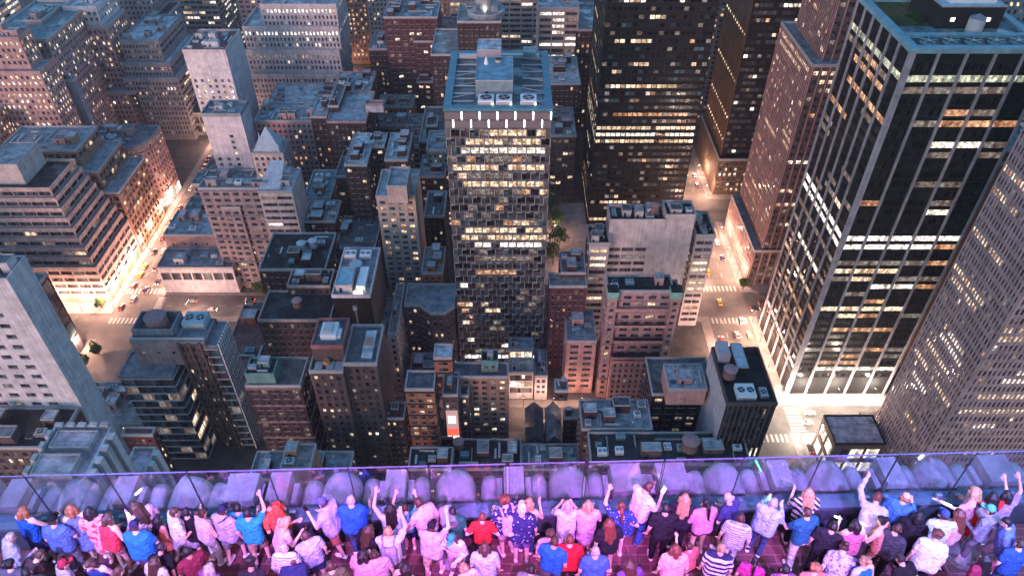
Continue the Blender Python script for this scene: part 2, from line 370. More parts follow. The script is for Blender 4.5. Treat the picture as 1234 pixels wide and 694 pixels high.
    if style == 'long':
        hp += [(Hd((.045, -.05, .10)), U((.085, -.09, 1.30)), .062, .045), (Hd((-.045, -.05, .10)), U((-.085, -.09, 1.30)), .062, .045), (Hd((0, -.07, .10)), U((0, -.125, 1.24)), .07, .06), (Hd((.085, .01, .10)), U((.12, .02, 1.38)), .032, .03), (Hd((-.085, .01, .10)), U((-.12, .02, 1.38)), .032, .03)]
    elif style == 'bob': hp += [(Hd((.06, -.02, .10)), Hd((.085, -.01, -.01)), .055, .045), (Hd((-.06, -.02, .10)), Hd((-.085, -.01, -.01)), .055, .045), (Hd((0, -.07, .10)), Hd((0, -.085, 0)), .07, .06)]
    elif style == 'pony': hp += [(Hd((0, -.10, .15)), Hd((0, -.15, .10)), .036, .04), (Hd((0, -.15, .10)), U((.02, -.15, 1.33)), .042, .022)]
    elif style == 'bun': hp += [(Hd((0, -.10, .19)), Hd((0, -.125, .20)), .05, .05)]
    elif style == 'curly':
        q = random.Random(int(px)); hp += [(Hd((c.x*.07, c.y*.07-.03, c.z*.06+.14)),)*2+(.052, .05) for c in [Vector((q.gauss(0, 1), q.gauss(0, 1), abs(q.gauss(0, 1)))).normalized() for _ in range(16)]]
    if style == 'bald':
        hp = [(Hd((.055, -.055, .09)), Hd((-.055, -.055, .09)), .05, .05)]
    V, F = cap_mesh(hp, 10); job('hair', root, V, F, hairm(hair), .014, 2)
    if hat:
        hc = cloth(*hat); V, F = cap_mesh([(Hd((0, -.01, .165)), Hd((0, -.015, .16)), .087, .087), (Hd((0, .06, .155)), Hd((0, .135, .14)), .062, .055, Hd((0, .1, .155)), (1.15, 1.0, .22))], 12)
        job('cap', root, V, F, hc, .014, 2)
    # face
    for s in (-1, 1):
        V, F = cap_mesh([(Hd((.031*s, .082, .105)), Hd((.033*s, .084, .105)), .010, .010)], 6); me = bpy.data.meshes.new('eye'); me.from_pydata([tuple(v) for v in V], [], F); me.materials.append(EYE); link('eye', me, root)
    V, F = cap_mesh([(Hd((-.02, .093, .042)), Hd((.02, .093, .042)), .008, .008)], 6); me = bpy.data.meshes.new('mouth'); me.from_pydata([tuple(v) for v in V], [], F); me.materials.append(LIPS); link('mouth', me, root)
    M = Matrix.Translation((x, y, DZ+zoff))@Matrix.Rotation(rzr, 4, 'Z')@Matrix.Scale(k, 4)
    info = dict(root=root, M=M, L=M@hands[-1], R=M@hands[1], rz=rzr, U=U, k=k)
    PEOPLE.append(info); return info
SCREEN = emit('phone_screen', (.8, .9, 1), 1.1)
def phone(p, hand, label, lit_=True, col=(.03, .03, .035)):
    q = p[hand]; r = empty('phone', q, p['rz']); tag(r, label, 'phone')
    m = MB(); m.box(-.04, .04, -.006, .006, -.02, .14, plain('phone_case_%d' % int(col[0]*99), col, .4)); o = m.build('case', r); o.rotation_euler = (R(-25), 0, 0)
    m = MB(); m.box(-.036, .036, -.010, -.0065, -.014, .134, SCREEN if lit_ else GLASSP); o = m.build('screen', r); o.rotation_euler = (R(-25), 0, 0)
GLASSP = plain('phone_glass', (.01, .01, .012), .1)
def light_stick(p, hand, label, col, s=5, tilt=(20, 30), ln=.32):
    q = p[hand]; r = empty('light_stick', q, p['rz']); r.rotation_euler = (R(tilt[0]), R(tilt[1]), p['rz']); tag(r, label, 'light stick')
    m = MB(); m.tube((0, 0, -.1), (0, 0, .04), .016, .016, plain('stick_handle', (.6, .6, .62)), 10); m.build('handle', r)
    m = MB(); m.tube((0, 0, .04), (0, 0, .04+ln), .017, .015, emit('stick_glow_%d_%d' % (int(col[0]*9), int(col[1]*9)), col, s), 10); m.build('glowing_tube', r)
def backpack(p, col, label):
    M = p['M']; U = p['U']; mt = cloth('pack_%d_%d' % (int(col[0]*99), int(col[2]*99)), col)
    V, F = cap_mesh([(U((-.09, -.19, 1.02)), U((-.09, -.17, 1.33)), .075, .07), (U((.09, -.19, 1.02)), U((.09, -.17, 1.33)), .075, .07), (U((0, -.21, 1.02)), U((0, -.19, 1.34)), .085, .075), (U((-.07, -.27, 1.04)), U((.07, -.27, 1.04)), .05, .05)], 10)
    r = empty('backpack', M.translation, p['rz']); r.scale = (p['k'],)*3; tag(r, label, 'backpack'); job('bag', r, V, F, mt, .016, 2)
    for s in (-1, 1):
        pts = [U((.10*s, -.12, 1.36)), U((.11*s, -.03, 1.505)), U((.115*s, .09, 1.43)), U((.13*s, .145, 1.28)), U((.155*s, .03, 1.10))]
        m = MB()
        for a, b in zip(pts, pts[1:]): m.tube(a, b, .022, .022, mt, 6)
        m.build('strap', r)
def handbag(p, col, label, s=1, z=.95):
    M = p['M']; U = p['U']; mt = cloth('bag_%d_%d' % (int(col[0]*99), int(col[2]*99)), col)
    r = empty('handbag', M.translation, p['rz']); r.scale = (p['k'],)*3; tag(r, label, 'bag')
    V, F = cap_mesh([((.27*s, -.10, z), (.27*s, .12, z), .07, .07), ((.27*s, -.10, z-.12), (.27*s, .12, z-.12), .08, .08)], 10); job('bag', r, V, F, mt, .016, 2)
    m = MB(); pts = [Vector((.26*s, 0, z+.06)), U((.20*s, -.11, 1.25)), U((-.06*s, -.10, 1.49)), U((-.11*s, .05, 1.48)), U((.10*s, .15, 1.2)), Vector((.27*s, .05, z+.06))]
    for a, b in zip(pts, pts[1:]): m.tube(a, b, .011, .011, mt, 5)
    m.build('strap', r)
# ------------------------------------------------------------------ buildings
BOX = []      # (x0, x1, y0, y1, z0, z1, owner)
WIN = []      # windows waiting to be placed
def offset_poly(P, d):
    """mitred outward offset of a counter-clockwise plan"""
    n = len(P); out = []
    for i in range(n):
        a, b, c = Vector(P[i-1]), Vector(P[i]), Vector(P[(i+1) % n])
        e1 = (b-a).normalized(); e2 = (c-b).normalized()
        n1 = Vector((e1.y, -e1.x)); n2 = Vector((e2.y, -e2.x))
        k = n1+n2; k /= max(.3, k.dot(n1))
        out.append(tuple(b+k*d))
    return out
def ring(mb, P, o, i, z0, z1, mat):
    A = offset_poly(P, o); B = offset_poly(P, -i); n = len(P)
    for j in range(n):
        k = (j+1) % n
        mb.quad((*A[j], z0), (*A[k], z0), (*A[k], z1), (*A[j], z1), mat)
        mb.quad((*B[k], z0), (*B[j], z0), (*B[j], z1), (*B[k], z1), mat)
        mb.quad((*A[j], z1), (*A[k], z1), (*B[k], z1), (*B[j], z1), mat)
        mb.quad((*A[k], z0), (*A[j], z0), (*B[j], z0), (*B[k], z0), mat)
STY = dict(  # bay, floor, window width share, window height, sill, panes, recess
    punch=dict(bay=2.9, fh=3.5, ww=.5, wh=1.95, sill=.85, sub=2, rec=.28),
    pairs=dict(bay=4.4, fh=3.5, ww=.62, wh=1.7, sill=1.0, sub=3, rec=.3),
    small=dict(bay=2.5, fh=3.3, ww=.46, wh=1.75, sill=.85, sub=1, rec=.25),
    dense=dict(bay=2.05, fh=3.5, ww=.56, wh=2.0, sill=.8, sub=1, rec=.45),
    slot=dict(bay=1.75, fh=3.7, ww=.5, wh=2.0, sill=.85, sub=1, rec=.4),
    ribbon=dict(bay=6.0, fh=3.8, ww=.93, wh=1.75, sill=.95, sub=5, rec=.35),
    office=dict(bay=3.6, fh=3.9, ww=.82, wh=2.0, sill=.95, sub=3, rec=.3),
    band=dict(bay=8.0, fh=3.9, ww=.9, wh=2.0, sill=1.0, sub=6, rec=.3),
    loft=dict(bay=3.9, fh=4.0, ww=.74, wh=2.5, sill=.8, sub=3, rec=.35),
    curtain=dict(bay=2.2, fh=3.7, ww=.94, wh=3.15, sill=.3, sub=1, rec=.12),
    sparse=dict(bay=6.0, fh=7.5, ww=.2, wh=1.5, sill=2.5, sub=1, rec=.2),
    apt=dict(bay=3.4, fh=3.1, ww=.6, wh=1.6, sill=.8, sub=2, rec=.25),
    tower=dict(bay=2.5, fh=3.85, ww=.9, wh=2.0, sill=.95, sub=1, rec=.15),
    fine=dict(bay=1.55, fh=3.75, ww=.5, wh=2.2, sill=.75, sub=1, rec=.3),
    pixel=dict(bay=3.25, fh=3.55, ww=.9, wh=2.55, sill=.6, sub=2, rec=.3),
    glasslab=dict(bay=5.0, fh=4.0, ww=.985, wh=3.45, sill=.08, sub=4, rec=.25),
    wide=dict(bay=8.6, fh=3.9, ww=.985, wh=2.45, sill=.7, sub=6, rec=.2),
    shop=dict(bay=5.2, fh=6.5, ww=.86, wh=4.6, sill=.7, sub=4, rec=.35),
)
def facade(mb, root, p0, p1, z0, z1, sty, wm, opt):
    a = Vector(p0); b = Vector(p1); L = (b-a).length; u = (b-a)/L; nrm = Vector((u.y, -u.x))
    def W(s, z, d=0.0):
        q = a+u*s-nrm*d; return (q.x, q.y, z)
    s = dict(STY[sty]) if isinstance(sty, str) else dict(sty)
    s.update(opt.get('st', {}))
    top = opt.get('top', 1.2); base = opt.get('base', 0.4)
    mg = opt.get('mg', .5)
    nb = max(1, int((L-2*mg)/s['bay']+.35)); bay = (L-2*mg)/nb
    nf = max(0, int((z1-z0-base-top)/s['fh']+.02))
    w = bay*s['ww']; rec = s['rec']
    if nf == 0 or w < .4:
        mb.quad(W(0, z0), W(L, z0), W(L, z1), W(0, z1), wm); return
    zc = z0
    ang = math.atan2(u.y, u.x)
    mix = opt.get('mix', 'wwwnnmo'); p = opt.get('lit', .12); rows = opt.get('rows', .04); dk = opt.get('dark', 'd')
    floors = opt.get('floors', {})
    top_slack = (z1-z0-base-top)-nf*s['fh']
    zbase = z0+base+top_slack
    skip = opt.get('skip')
    sp = opt.get('span')
    for i in range(nf):
        pf = p*rnd.choice([.2, .3, .6, 1, 1, 1.7, 2.6])
        fr = i+1                                   # floor from the ground
        ft = nf-i                                  # floor from the top
        zs = zbase+i*s['fh']+s['sill']; zt = zs+s['wh']
        mb.quad(W(0, zc), W(L, zc), W(L, zs), W(0, zs), wm)
        st = bay*.5*(i % 2) if opt.get('stagger') else 0
        xs = []
        for j in range(nb - (1 if st else 0)):
            if skip and skip(j, nb, ft, nf): continue
            c = mg+bay*(j+.5)+st
            xs.append((j, c-w/2, c+w/2))
        runlit = None
        if rnd.random() < rows and xs:
            k0 = rnd.randrange(len(xs)); runlit = (k0, k0+rnd.randint(2, max(3, len(xs)//2)), rnd.choice(mix))
        if ft in floors: runlit = floors[ft] if isinstance(floors[ft], tuple) else (0, 999, floors[ft])
        prev = 0.0
        for q, (j, x0, x1) in enumerate(xs):
            mb.quad(W(prev, zs), W(x0, zs), W(x0, zt), W(prev, zt), wm)
            # reveal
            mb.quad(W(x0, zs), W(x0, zs, rec), W(x0, zt, rec), W(x0, zt), wm)
            mb.quad(W(x1, zs, rec), W(x1, zs), W(x1, zt), W(x1, zt, rec), wm)
            mb.quad(W(x0, zt), W(x0, zt, rec), W(x1, zt, rec), W(x1, zt), wm)
            mb.quad(W(x0, zs, rec), W(x0, zs), W(x1, zs), W(x1, zs, rec), wm)
            prev = x1
            if s['wh'] < 2.0 and w < 3.4:                # stone sill
                a_, b_ = x0-.12, x1+.12
                mb.quad(W(a_, zs-.2, -.13), W(b_, zs-.2, -.13), W(b_, zs-.03, -.13), W(a_, zs-.03, -.13), COPE)
                mb.quad(W(a_, zs-.03, -.13), W(b_, zs-.03, -.13), W(b_, zs-.03, 0), W(a_, zs-.03, 0), COPE)
            if runlit and runlit[0] <= q < runlit[1]:
                mk = runlit[2] if rnd.random() < .86 else rnd.choice('mo'+dk)
            elif rnd.random() < pf*(1.0 if not opt.get('low') else 1+opt['low']*(1-i/nf)): mk = rnd.choice(mix)
            else: mk = rnd.choice(dk) if rnd.random() < .9 else 'm'
            ctr = a+u*((x0+x1)/2)-nrm*rec
            WIN.append((root, ctr.x, ctr.y, (zs+zt)/2, ang, round(w, 2), s['wh'], s['sub'], mk, opt.get('fr', 0), nrm.x, nrm.y))
        mb.quad(W(prev, zs), W(L, zs), W(L, zt), W(prev, zt), wm)
        zc = zt
    mb.quad(W(0, zc), W(L, zc), W(L, z1), W(0, z1), wm)
    # proud piers, sills and ledges of the facade
    pr = opt.get('pier')
    if pr:
        pw, pd, pm, ev = pr
        for j in range(0, nb+1, ev):
            c = mg+bay*j
            if c < .05 or c > L-.05: continue
            x0, x1 = c-pw/2, c+pw/2
            mb.quad(W(x0, z0, -pd), W(x1, z0, -pd), W(x1, z1+.2, -pd), W(x0, z1+.2, -pd), pm)
            mb.quad(W(x0, z0, 0), W(x0, z0, -pd), W(x0, z1+.2, -pd), W(x0, z1+.2, 0), pm)
            mb.quad(W(x1, z0, -pd), W(x1, z0, 0), W(x1, z1+.2, 0), W(x1, z1+.2, -pd), pm)
            mb.quad(W(x0, z1+.2, -pd), W(x1, z1+.2, -pd), W(x1, z1+.2, 0), W(x0, z1+.2, 0), pm)
    lg = opt.get('ledge')
    if lg:
        ev, lm, dep = lg
        for i in range(0, nf+1, ev):
            z = zbase+i*s['fh']+.05
            if z+.4 > z1: continue
            mb.quad(W(0, z, -dep), W(L, z, -dep), W(L, z+.32, -dep), W(0, z+.32, -dep), lm)
            mb.quad(W(0, z+.32, -dep), W(L, z+.32, -dep), W(L, z+.32, 0), W(0, z+.32, 0), lm)
            mb.quad(W(0, z, 0), W(L, z, 0), W(L, z, -dep), W(0, z, -dep), lm)
            mb.quad(W(0, z, 0), W(0, z, -dep), W(0, z+.32, -dep), W(0, z+.32, 0), lm)
            mb.quad(W(L, z, -dep), W(L, z, 0), W(L, z+.32, 0), W(L, z+.32, -dep), lm)
    if opt.get('stagger'):                          # zig-zag metal reveals of the pixel facade
        mm = opt['fin']
        for i in range(nf):
            z = zbase+i*s['fh']; st = bay*.5*(i % 2)
            for j in range(nb+1-(1 if st else 0)):
                c = mg+bay*j+st
                x0, x1 = max(0, c-.09), min(L, c+.09)
                d = .5
                mb.quad(W(x0, z, -d), W(x1, z, -d), W(x1, z+s['fh'], -d), W(x0, z+s['fh'], -d), mm)
                mb.quad(W(x0, z, 0), W(x0, z, -d), W(x0, z+s['fh'], -d), W(x0, z+s['fh'], 0), mm)
                mb.quad(W(x1, z, -d), W(x1, z, 0), W(x1, z+s['fh'], 0), W(x1, z+s['fh'], -d), mm)
                if j < nb and (i+j) % 2 == 0 or rnd.random() < .3:
                    xe = min(L, c+bay*.5)
                    mb.quad(W(x0, z+s['fh'], -d), W(xe, z+s['fh'], -d), W(xe, z+s['fh'], 0), W(x0, z+s['fh'], 0), mm)
                    mb.quad(W(x0, z+s['fh']-.2, -d), W(xe, z+s['fh']-.2, -d), W(xe, z+s['fh'], -d), W(x0, z+s['fh'], -d), mm)

def water_tank(root, x, y, z, r=2.2, h=3.6, leg=2.2, col=None):
    m = MB(); m.frustum(x, y, z+leg, z+leg+h, r, r*.96, col or WOOD, 20)
    for k in range(4): m.frustum(x, y, z+leg+h*(k+.4)/4.3, z+leg+h*(k+.4)/4.3+.08, r*1.02, r*1.02, DARKMETAL, 20)
    t = m.build('water_tank', root, off=root.location)
    m = MB(); m.frustum(x, y, z+leg+h+.01, z+leg+h+r*.28, r*1.05, .12, col or surf('tank_lid', (.36, .22, .22), .9, .2, 1.5), 20); m.build('tank_lid', t, off=root.location)
    m = MB()
    for sx in (-1, 1):
        for sy in (-1, 1): m.tube((x+sx*r*.65, y+sy*r*.65, z-.1), (x+sx*r*.6, y+sy*r*.6, z+leg+.05), .14, .14, DARKMETAL, 5)
        m.tube((x+sx*r*.65, y-r*.65, z+.3), (x+sx*r*.6, y+r*.6, z+leg-.2), .07, .07, DARKMETAL, 4)
        m.tube((x-r*.65, y+sx*r*.65, z+.3), (x+r*.6, y+sx*r*.6, z+leg-.2), .07, .07, DARKMETAL, 4)
    m.build('tank_frame', t, off=root.location)
def ac_unit(root, x, y, z, w=4.0, d=3.0, h=2.0, n=2, mat=None):
    mat = mat or WHITEMETAL
    m = MB(); m.box(x-w/2, x+w/2, y-d/2, y+d/2, z+.3, z+h, mat); m.box(x-w/2+.3, x+w/2-.3, y-d/2+.3, y+d/2-.3, z-.05, z+.29, DARKMETAL)
    for k in range(3): m.box(x-w/2+.2, x+w/2-.2, y-d/2-.03, y-d/2+.02, z+.55+k*.4, z+.72+k*.4, DARKMETAL)
    t = m.build('air_conditioner', root, off=root.location)
    f = MB()
    for i in range(n):
        cx = x-w/2+w*(i+.5)/n; r = min(w/n, d)*.4
        f.frustum(cx, y, z+h+.005, z+h+.06, r, r, mat, 18, cap=DARKMETAL)
        for k in range(4):
            a = k*math.pi/2+.4; f.tube((cx, y, z+h+.09), (cx+r*.93*math.cos(a), y+r*.93*math.sin(a), z+h+.09), .1, .16, METAL, 4)
        f.frustum(cx, y, z+h+.06, z+h+.16, r*.2, r*.16, METAL, 10)
    f.build('fan', t, off=root.location)
def bulkhead(root, x0, x1, y0, y1, z, h, wm, rm, door=True):
    m = MB(); m.box(x0, x1, y0, y1, z-.05, z+h, wm, True, rm)
    P = [(x0, y0), (x1, y0), (x1, y1), (x0, y1)]
    ring(m, P, .08, .18, z+h-.15, z+h+.3, COPE)
    b = m.build('roof_bulkhead', root, off=root.location)
    if door:
        d = MB(); cx = x0+(x1-x0)*.3; d.box(cx-.5, cx+.5, y0-.06, y0+.02, z+.05, z+min(h-.3, 2.1), DARKMETAL); d.build('door', b, off=root.location)
    BOX.append((x0, x1, y0, y1, z, z+h, None))
def roof_fit(root, x0, x1, y0, y1, z, wm, n, rs):
    """bulkheads, air handlers, ducts, pipes and skylights of one flat roof"""
    W, D = x1-x0-1.6, y1-y0-1.6
    if W < 2 or D < 2: return
    used = []
    def spot(w, d):
        for _ in range(14):
            cx = rs.uniform(x0+.8+w/2, x1-.8-w/2) if W > w else None; cy = rs.uniform(y0+.8+d/2, y1-.8-d/2) if D > d else None
            if cx is None or cy is None: return None
            if all(abs(cx-a) > (w+c)/2+.3 or abs(cy-b) > (d+e)/2+.3 for a, b, c, e in used):
                used.append((cx, cy, w, d)); return cx, cy
        return None
    n = int(n*1.6+W*D/160)
    for k in range(n):
        t = rs.random()
        if k == 0 or t < .16:
            w, d = min(W*.45, rs.uniform(3, 7)), min(D*.5, rs.uniform(3, 6)); s = spot(w, d)
            if s: bulkhead(root, s[0]-w/2, s[0]+w/2, s[1]-d/2, s[1]+d/2, z, rs.uniform(2.4, 4.2), wm, roofmat(rs.choice(['tar', 'slate', 'pale', 'pale'])))
        elif t < .55:
            w, d = rs.uniform(2, 4.2), rs.uniform(1.8, 3); s = spot(w, d)
            if s: ac_unit(root, s[0], s[1], z, w, d, rs.uniform(1.2, 2.2), rs.choice([1, 2]), rs.choice([METAL, WHITEMETAL, BLUEMETAL]))
        elif t < .75:
            w, d = rs.uniform(3, 8), .8
            if rs.random() < .5: w, d = d, w
            s = spot(w, d)
            if s:
                m = MB(); m.box(s[0]-w/2, s[0]+w/2, s[1]-d/2, s[1]+d/2, z+.35, z+1.05, METAL)
                m.box(s[0]-.3, s[0]+.3, s[1]-.3, s[1]+.3, z-.05, z+.34, METAL); m.build('air_duct', root, off=root.location)
        elif t < .84:
            s = spot(2.4, 2.4)
            if s:
                m = MB(); m.box(s[0]-1.1, s[0]+1.1, s[1]-1.1, s[1]+1.1, z-.05, z+.4, COPE); m.poly([(s[0]-1, s[1]-1, z+.42), (s[0]+1, s[1]-1, z+.42), (s[0]+1, s[1]+1, z+.42), (s[0]-1, s[1]+1, z+.42)], WM['b']); m.build('skylight', root, off=root.location)
        elif t < .94 and W > 8:
            w, d = (rs.uniform(4, W*.7), .3) if rs.random() < .5 else (.3, rs.uniform(3, max(3.1, D*.7))); s = spot(w, d)
            if s: m = MB(); m.box(s[0]-w/2, s[0]+w/2, s[1]-d/2, s[1]+d/2, z-.05, z+.8, COPE); m.build('roof_divider', root, off=root.location)
        else:
            s = spot(.8, .8)
            if s:
                m = MB(); m.tube((s[0], s[1], z-.05), (s[0], s[1], z+1.6), .22, .22, METAL, 8); m.frustum(s[0], s[1], z+1.5, z+1.9, .4, .1, METAL, 10); m.build('vent_pipe', root, off=root.location)
NB = [0]
def bld(name, label, tiers, wall='pink', roof='slate', sty='punch', cat='building', side=None, items=5, tanks=(), parapet=True, group=None, **opt):
    """tiers: (left, right, front, back, height[, bottom]) read off the survey view, or ('w', x0, x1, y0, y1, height[, bottom]) in metres,
    or ('p', plan, height[, bottom])"""
    NB[0] += 1; rs = random.Random(NB[0]*37)
    T = []
    for t in tiers:
        if t[0] == 'w': x0, x1, y0, y1, h = t[1:6]; zb = t[6] if len(t) > 6 else 0; P = [(x0, y0), (x1, y0), (x1, y1), (x0, y1)]
        elif t[0] == 'd':                       # roof edge read at a known depth
            pl, pr, pf, y0, y1 = t[1:6]; h = HC*(1-y0/G(pl, pf, 0)[1]); x0 = G(pl, pf, h)[0]; x1 = G(pr, pf, h)[0]; P = [(x0, y0), (x1, y0), (x1, y1), (x0, y1)]
            zb = T[-1][1] if len(t) > 6 else 0
        elif t[0] == 'p': P = t[1]; h = t[2]; zb = t[3] if len(t) > 3 else 0
        else:
            pl, pr, pf, pb, h = t[:5]; zb = t[5] if len(t) > 5 else 0
            x0, y0 = G(pl, pf, h); x1, _ = G(pr, pf, h); y1 = G(pl, pb, h)[1]; P = [(x0, y0), (x1, y0), (x1, y1), (x0, y1)]
        T.append((P, h, zb))
    P0 = T[0][0]; cx = sum(p[0] for p in P0)/len(P0); cy = sum(p[1] for p in P0)/len(P0)
    if roof in ('slate', 'tar', 'pale') and items: roof = rs.choice({'slate': ['slate', 'felt', 'gravel', 'zinc', 'tar'], 'tar': ['tar', 'soot', 'felt', 'slate', 'soot'], 'pale': ['pale', 'zinc', 'pale', 'gravel']}[roof])
    root = empty(name, (cx, cy, 0)); tag(root, label, cat, group)
    off = root.location
    wm = wallmat(wall); rm = roofmat(roof)
    for ti, (P, h, zb) in enumerate(T):
        wb = MB(); rb = MB(); pb_ = MB()
        o = dict(opt); o.update(opt.get('t%d' % ti, {}))
        wmt = wallmat(o['wall']) if 'wall' in o else wm; rmt = roofmat(o['roof']) if 'roof' in o else rm
        xs = [p[0] for p in P]; ys = [p[1] for p in P]
        BOX.append((min(xs), max(xs), min(ys), max(ys), zb, h, root))
        for i in range(len(P)):
            a = P[i]; b = P[(i+1) % len(P)]; d = Vector(b)-Vector(a); nrm = (d.y, -d.x)
            mx, my = (a[0]+b[0])/2, (a[1]+b[1])/2
            vis = nrm[0]*(-mx)+nrm[1]*(-my) > 0 or (abs(mx) < 30 and abs(nrm[0]) > abs(nrm[1]) and False)
            isf = -nrm[1] > abs(nrm[0])*.6
            sy = o.get('tsty', sty) if isf else (side or o.get('tsty', sty))
            if vis and sy != 'blank': facade(wb, root, a, b, zb, h, sy, wmt, o)
            else: wb.quad((*a, zb), (*b, zb), (*b, h), (*a, h), wmt)
        rb.poly([(*p, h) for p in P], rmt)
        if parapet: ring(pb_, P, .12, .38, h-.45, h+o.get('par', .9), wallmat(o['coping']) if 'coping' in o else COPE)
        wb.build('wall', root, off=off); rb.build('roof', root, off=off)
        if parapet: pb_.build('parapet', root, off=off)
        if items and len(P) == 4 and o.get('items', 1):
            # keep clear of a taller tier standing on this roof
            free = [min(xs), max(xs), min(ys), max(ys)]
            block = False
            for P2, h2, z2 in T:
                if h2 > h+.1 and P2 is not P:
                    X = [p[0] for p in P2]; Y = [p[1] for p in P2]
                    if min(X) < free[1] and max(X) > free[0] and min(Y) < free[3] and max(Y) > free[2]: block = True
            if not block: roof_fit(root, *free, h, wmt, items, rs)
    for (px, py, h, r) in tanks:
        x, y = G(px, py, h); water_tank(root, x, y, h, r, r*1.5, r*.9)
    return root, T
# ---- the black tower with white piers on the right avenue
PIER = surf('pale_pier_stone', (.36, .33, .36), .7, .2, .3, .25)
AA, T = bld('office_tower', 'tall black glass tower with pale vertical piers and a turquoise roof with a lawn', [('w', 121.5, 165.0, 216, 260, 157.5)],
    'black', 'teal', 'wide', 'tower', items=0, parapet=False, dark='k', lit=.05, rows=.12, mix='wmowonm', low=.8, mg=.2, floors={18: 'l', 19: 'l', 24: (1, 9, 'n'), 2: 'g', 3: (0, 4, 'm'), 6: (1, 5, 'o'), 21: 'm', 27: (0, 4, 'w'), 30: (1, 4, 'o'), 33: 'm', 36: 'n'}, base=6.5, top=3)
def piers(root, x0, x1, y0, y1, h, nfr, nsd, w, d, mat):
    off = root.location
    for k in range(nfr+1):
        x = x0+(x1-x0)*k/nfr
        ww = w*1.9 if k == 0 else w
        m = MB(); m.box(x-ww/2 if k else x-d-.01, x+ww/2 if k else x+ww, y0-d, y0+.05, 0, h, mat); m.build('pier', root, off=off)
    for k in range(1, nsd+1):
        y = y0+(y1-y0)*k/nsd
        m = MB(); m.box(x0-d, x0+.05, y-w/2, y+w/2, 0, h, mat); m.build('pier', root, off=off)
piers(AA, 121.5, 165, 216, 260, 157.6, 5, 6, .85, .6, PIER)
def aa_roof():
    r = AA; off = r.location; z = 157.5; tq = roofmat('tealdeck') if 'tealdeck' in ROOFC else surf('turquoise_deck', (.19, .36, .41), .7, .2, .4)
    m = MB(); P = [(121.5, 216), (165, 216), (165, 260), (121.5, 260)]; ring(m, P, .1, 2.6, z-.6, z+1.0, tq); m.build('parapet', r, off=off)
    m = MB(); m.box(124.2, 162.2, 226.2, 228.4, z-.05, z+1.0, tq); m.build('roof_walkway', r, off=off)
    m = MB(); m.box(126, 161, 218.9, 225.8, z-.05, z+.12, DARKMETAL)
    m.build('cooling_deck', r, off=off)
    for k in range(5):
        x = 129.5+k*7; f = MB(); f.frustum(x, 222.4, z+.1, z+.9, 2.6, 2.6, BLUEMETAL, 22, cap=DARKMETAL); f.frustum(x, 222.4, z+.9, z+1.1, .7, .6, METAL, 10)
        for q in range(5):
            a = q*math.tau/5; f.tube((x, 222.4, z+.98), (x+2.4*math.cos(a), 222.4+2.4*math.sin(a), z+.98), .15, .3, BLUEMETAL, 4)
        f.build('fan', r, off=off)
    m = MB(); m.box(125, 138, 236, 257, z-.05, z+.15, roofmat('lawn')); m.build('roof_lawn', r, off=off)
    m = MB(); m.box(152, 162, 240, 257, z-.05, z+.16, roofmat('lawn')); m.build('roof_lawn', r, off=off)
    bulkhead(r, 136.5, 157, 234, 254, z, 7.0, wallmat('dark'), surf('turquoise_pale', (.36, .52, .58), .8, .2, .4), False)
    m = MB(); m.box(140, 155, 237, 240, z+7, z+8.2, WHITEMETAL); m.box(139, 142, 240.1, 251, z+7, z+8.6, WHITEMETAL); m.box(147, 149, 240.2, 252, z+7, z+9.0, WHITEMETAL); m.box(149.1, 155, 246, 248, z+7, z+8.4, WHITEMETAL); m.build('roof_duct', r, off=off)
    m = MB(); m.frustum(147.5, 231.2, z-.05, z+4.6, 2.5, 2.5, plain('tank_grey', (.38, .42, .45)), 14); m.frustum(147.5, 231.2, z+4.61, z+5.9, 2.6, .1, plain('tank_grey_dark', (.18, .2, .24)), 14); m.build('water_tank', r, off=off)
    for x in (141.2, 152.6):
        m = MB(); m.box(x-.6, x+.6, 233.9, 234.02, z+2.4, z+3.5, emit('roof_lamp', (1, .88, .66), 3)); m.build('roof_lamp', r, off=off)
aa_roof()
# ---- striped grey tower at the right edge
BB, T = bld('office_tower', 'broad grey tower of close vertical stripes at the right edge', [('w', 146, 214, 157, 188.5, 186)], 'stripe', 'slate', 'fine', 'tower',
    lit=0.012, rows=.16, mix='wwnwo', low=.2, items=3, fr=0, pier=(.6, .16, wallmat('stripe'), 1), st=dict(ww=.6, rec=.1), t0=dict(wall='grey'),
    floors={32: (3, 13, 'w'), 30: (6, 16, 'n'), 29: (8, 15, 'n'), 34: (0, 19, 'w'), 24: (0, 14, 'w'), 25: (0, 12, 'w'), 20: (0, 12, 'w'), 16: (0, 9, 'w'), 14: (0, 9, 'w'), 9: (0, 19, 'w'), 8: (2, 17, 'w'), 12: (5, 19, 'n'), 6: (0, 19, 'w'), 36: (4, 11, 'n'), 40: (8, 15, 'w')})
bld('apartment_building', 'narrow red brown brick building squeezed between the white piered tower and the striped tower', [('w', 168, 200, 232, 262, 108)], 'orange', 'teal', 'sparse', side='sparse', lit=0.217, mix='wo', items=4, tanks=[(1203, 197, 108, 2.6)])
bld('pavilion', 'low pavilion with a plain grey roof and lit glass walls beside the crossing', [('w', 124.5, 144, 174, 188, 19)], 'brown', 'pinkish', 'shop', items=0, lit=0.95, mix='nlgn', coping='dark', par=.6, base=.2, top=1.4, st=dict(fh=8.5, wh=6.2))
bld('office_tower', 'pale blank tower in the top right corner', [('d', 1190, 1280, -12, 330, 370)], 'blue', 'pale', 'punch', 'tower', side='blank', lit=0.062, items=2)
bld('office_building', 'dark block with scattered lamps beyond the turquoise roof', [('w', 214, 258, 400, 450, 70)], 'darkbrick', 'tar', 'punch', lit=0.31, rows=.3, mix='woon', items=4)
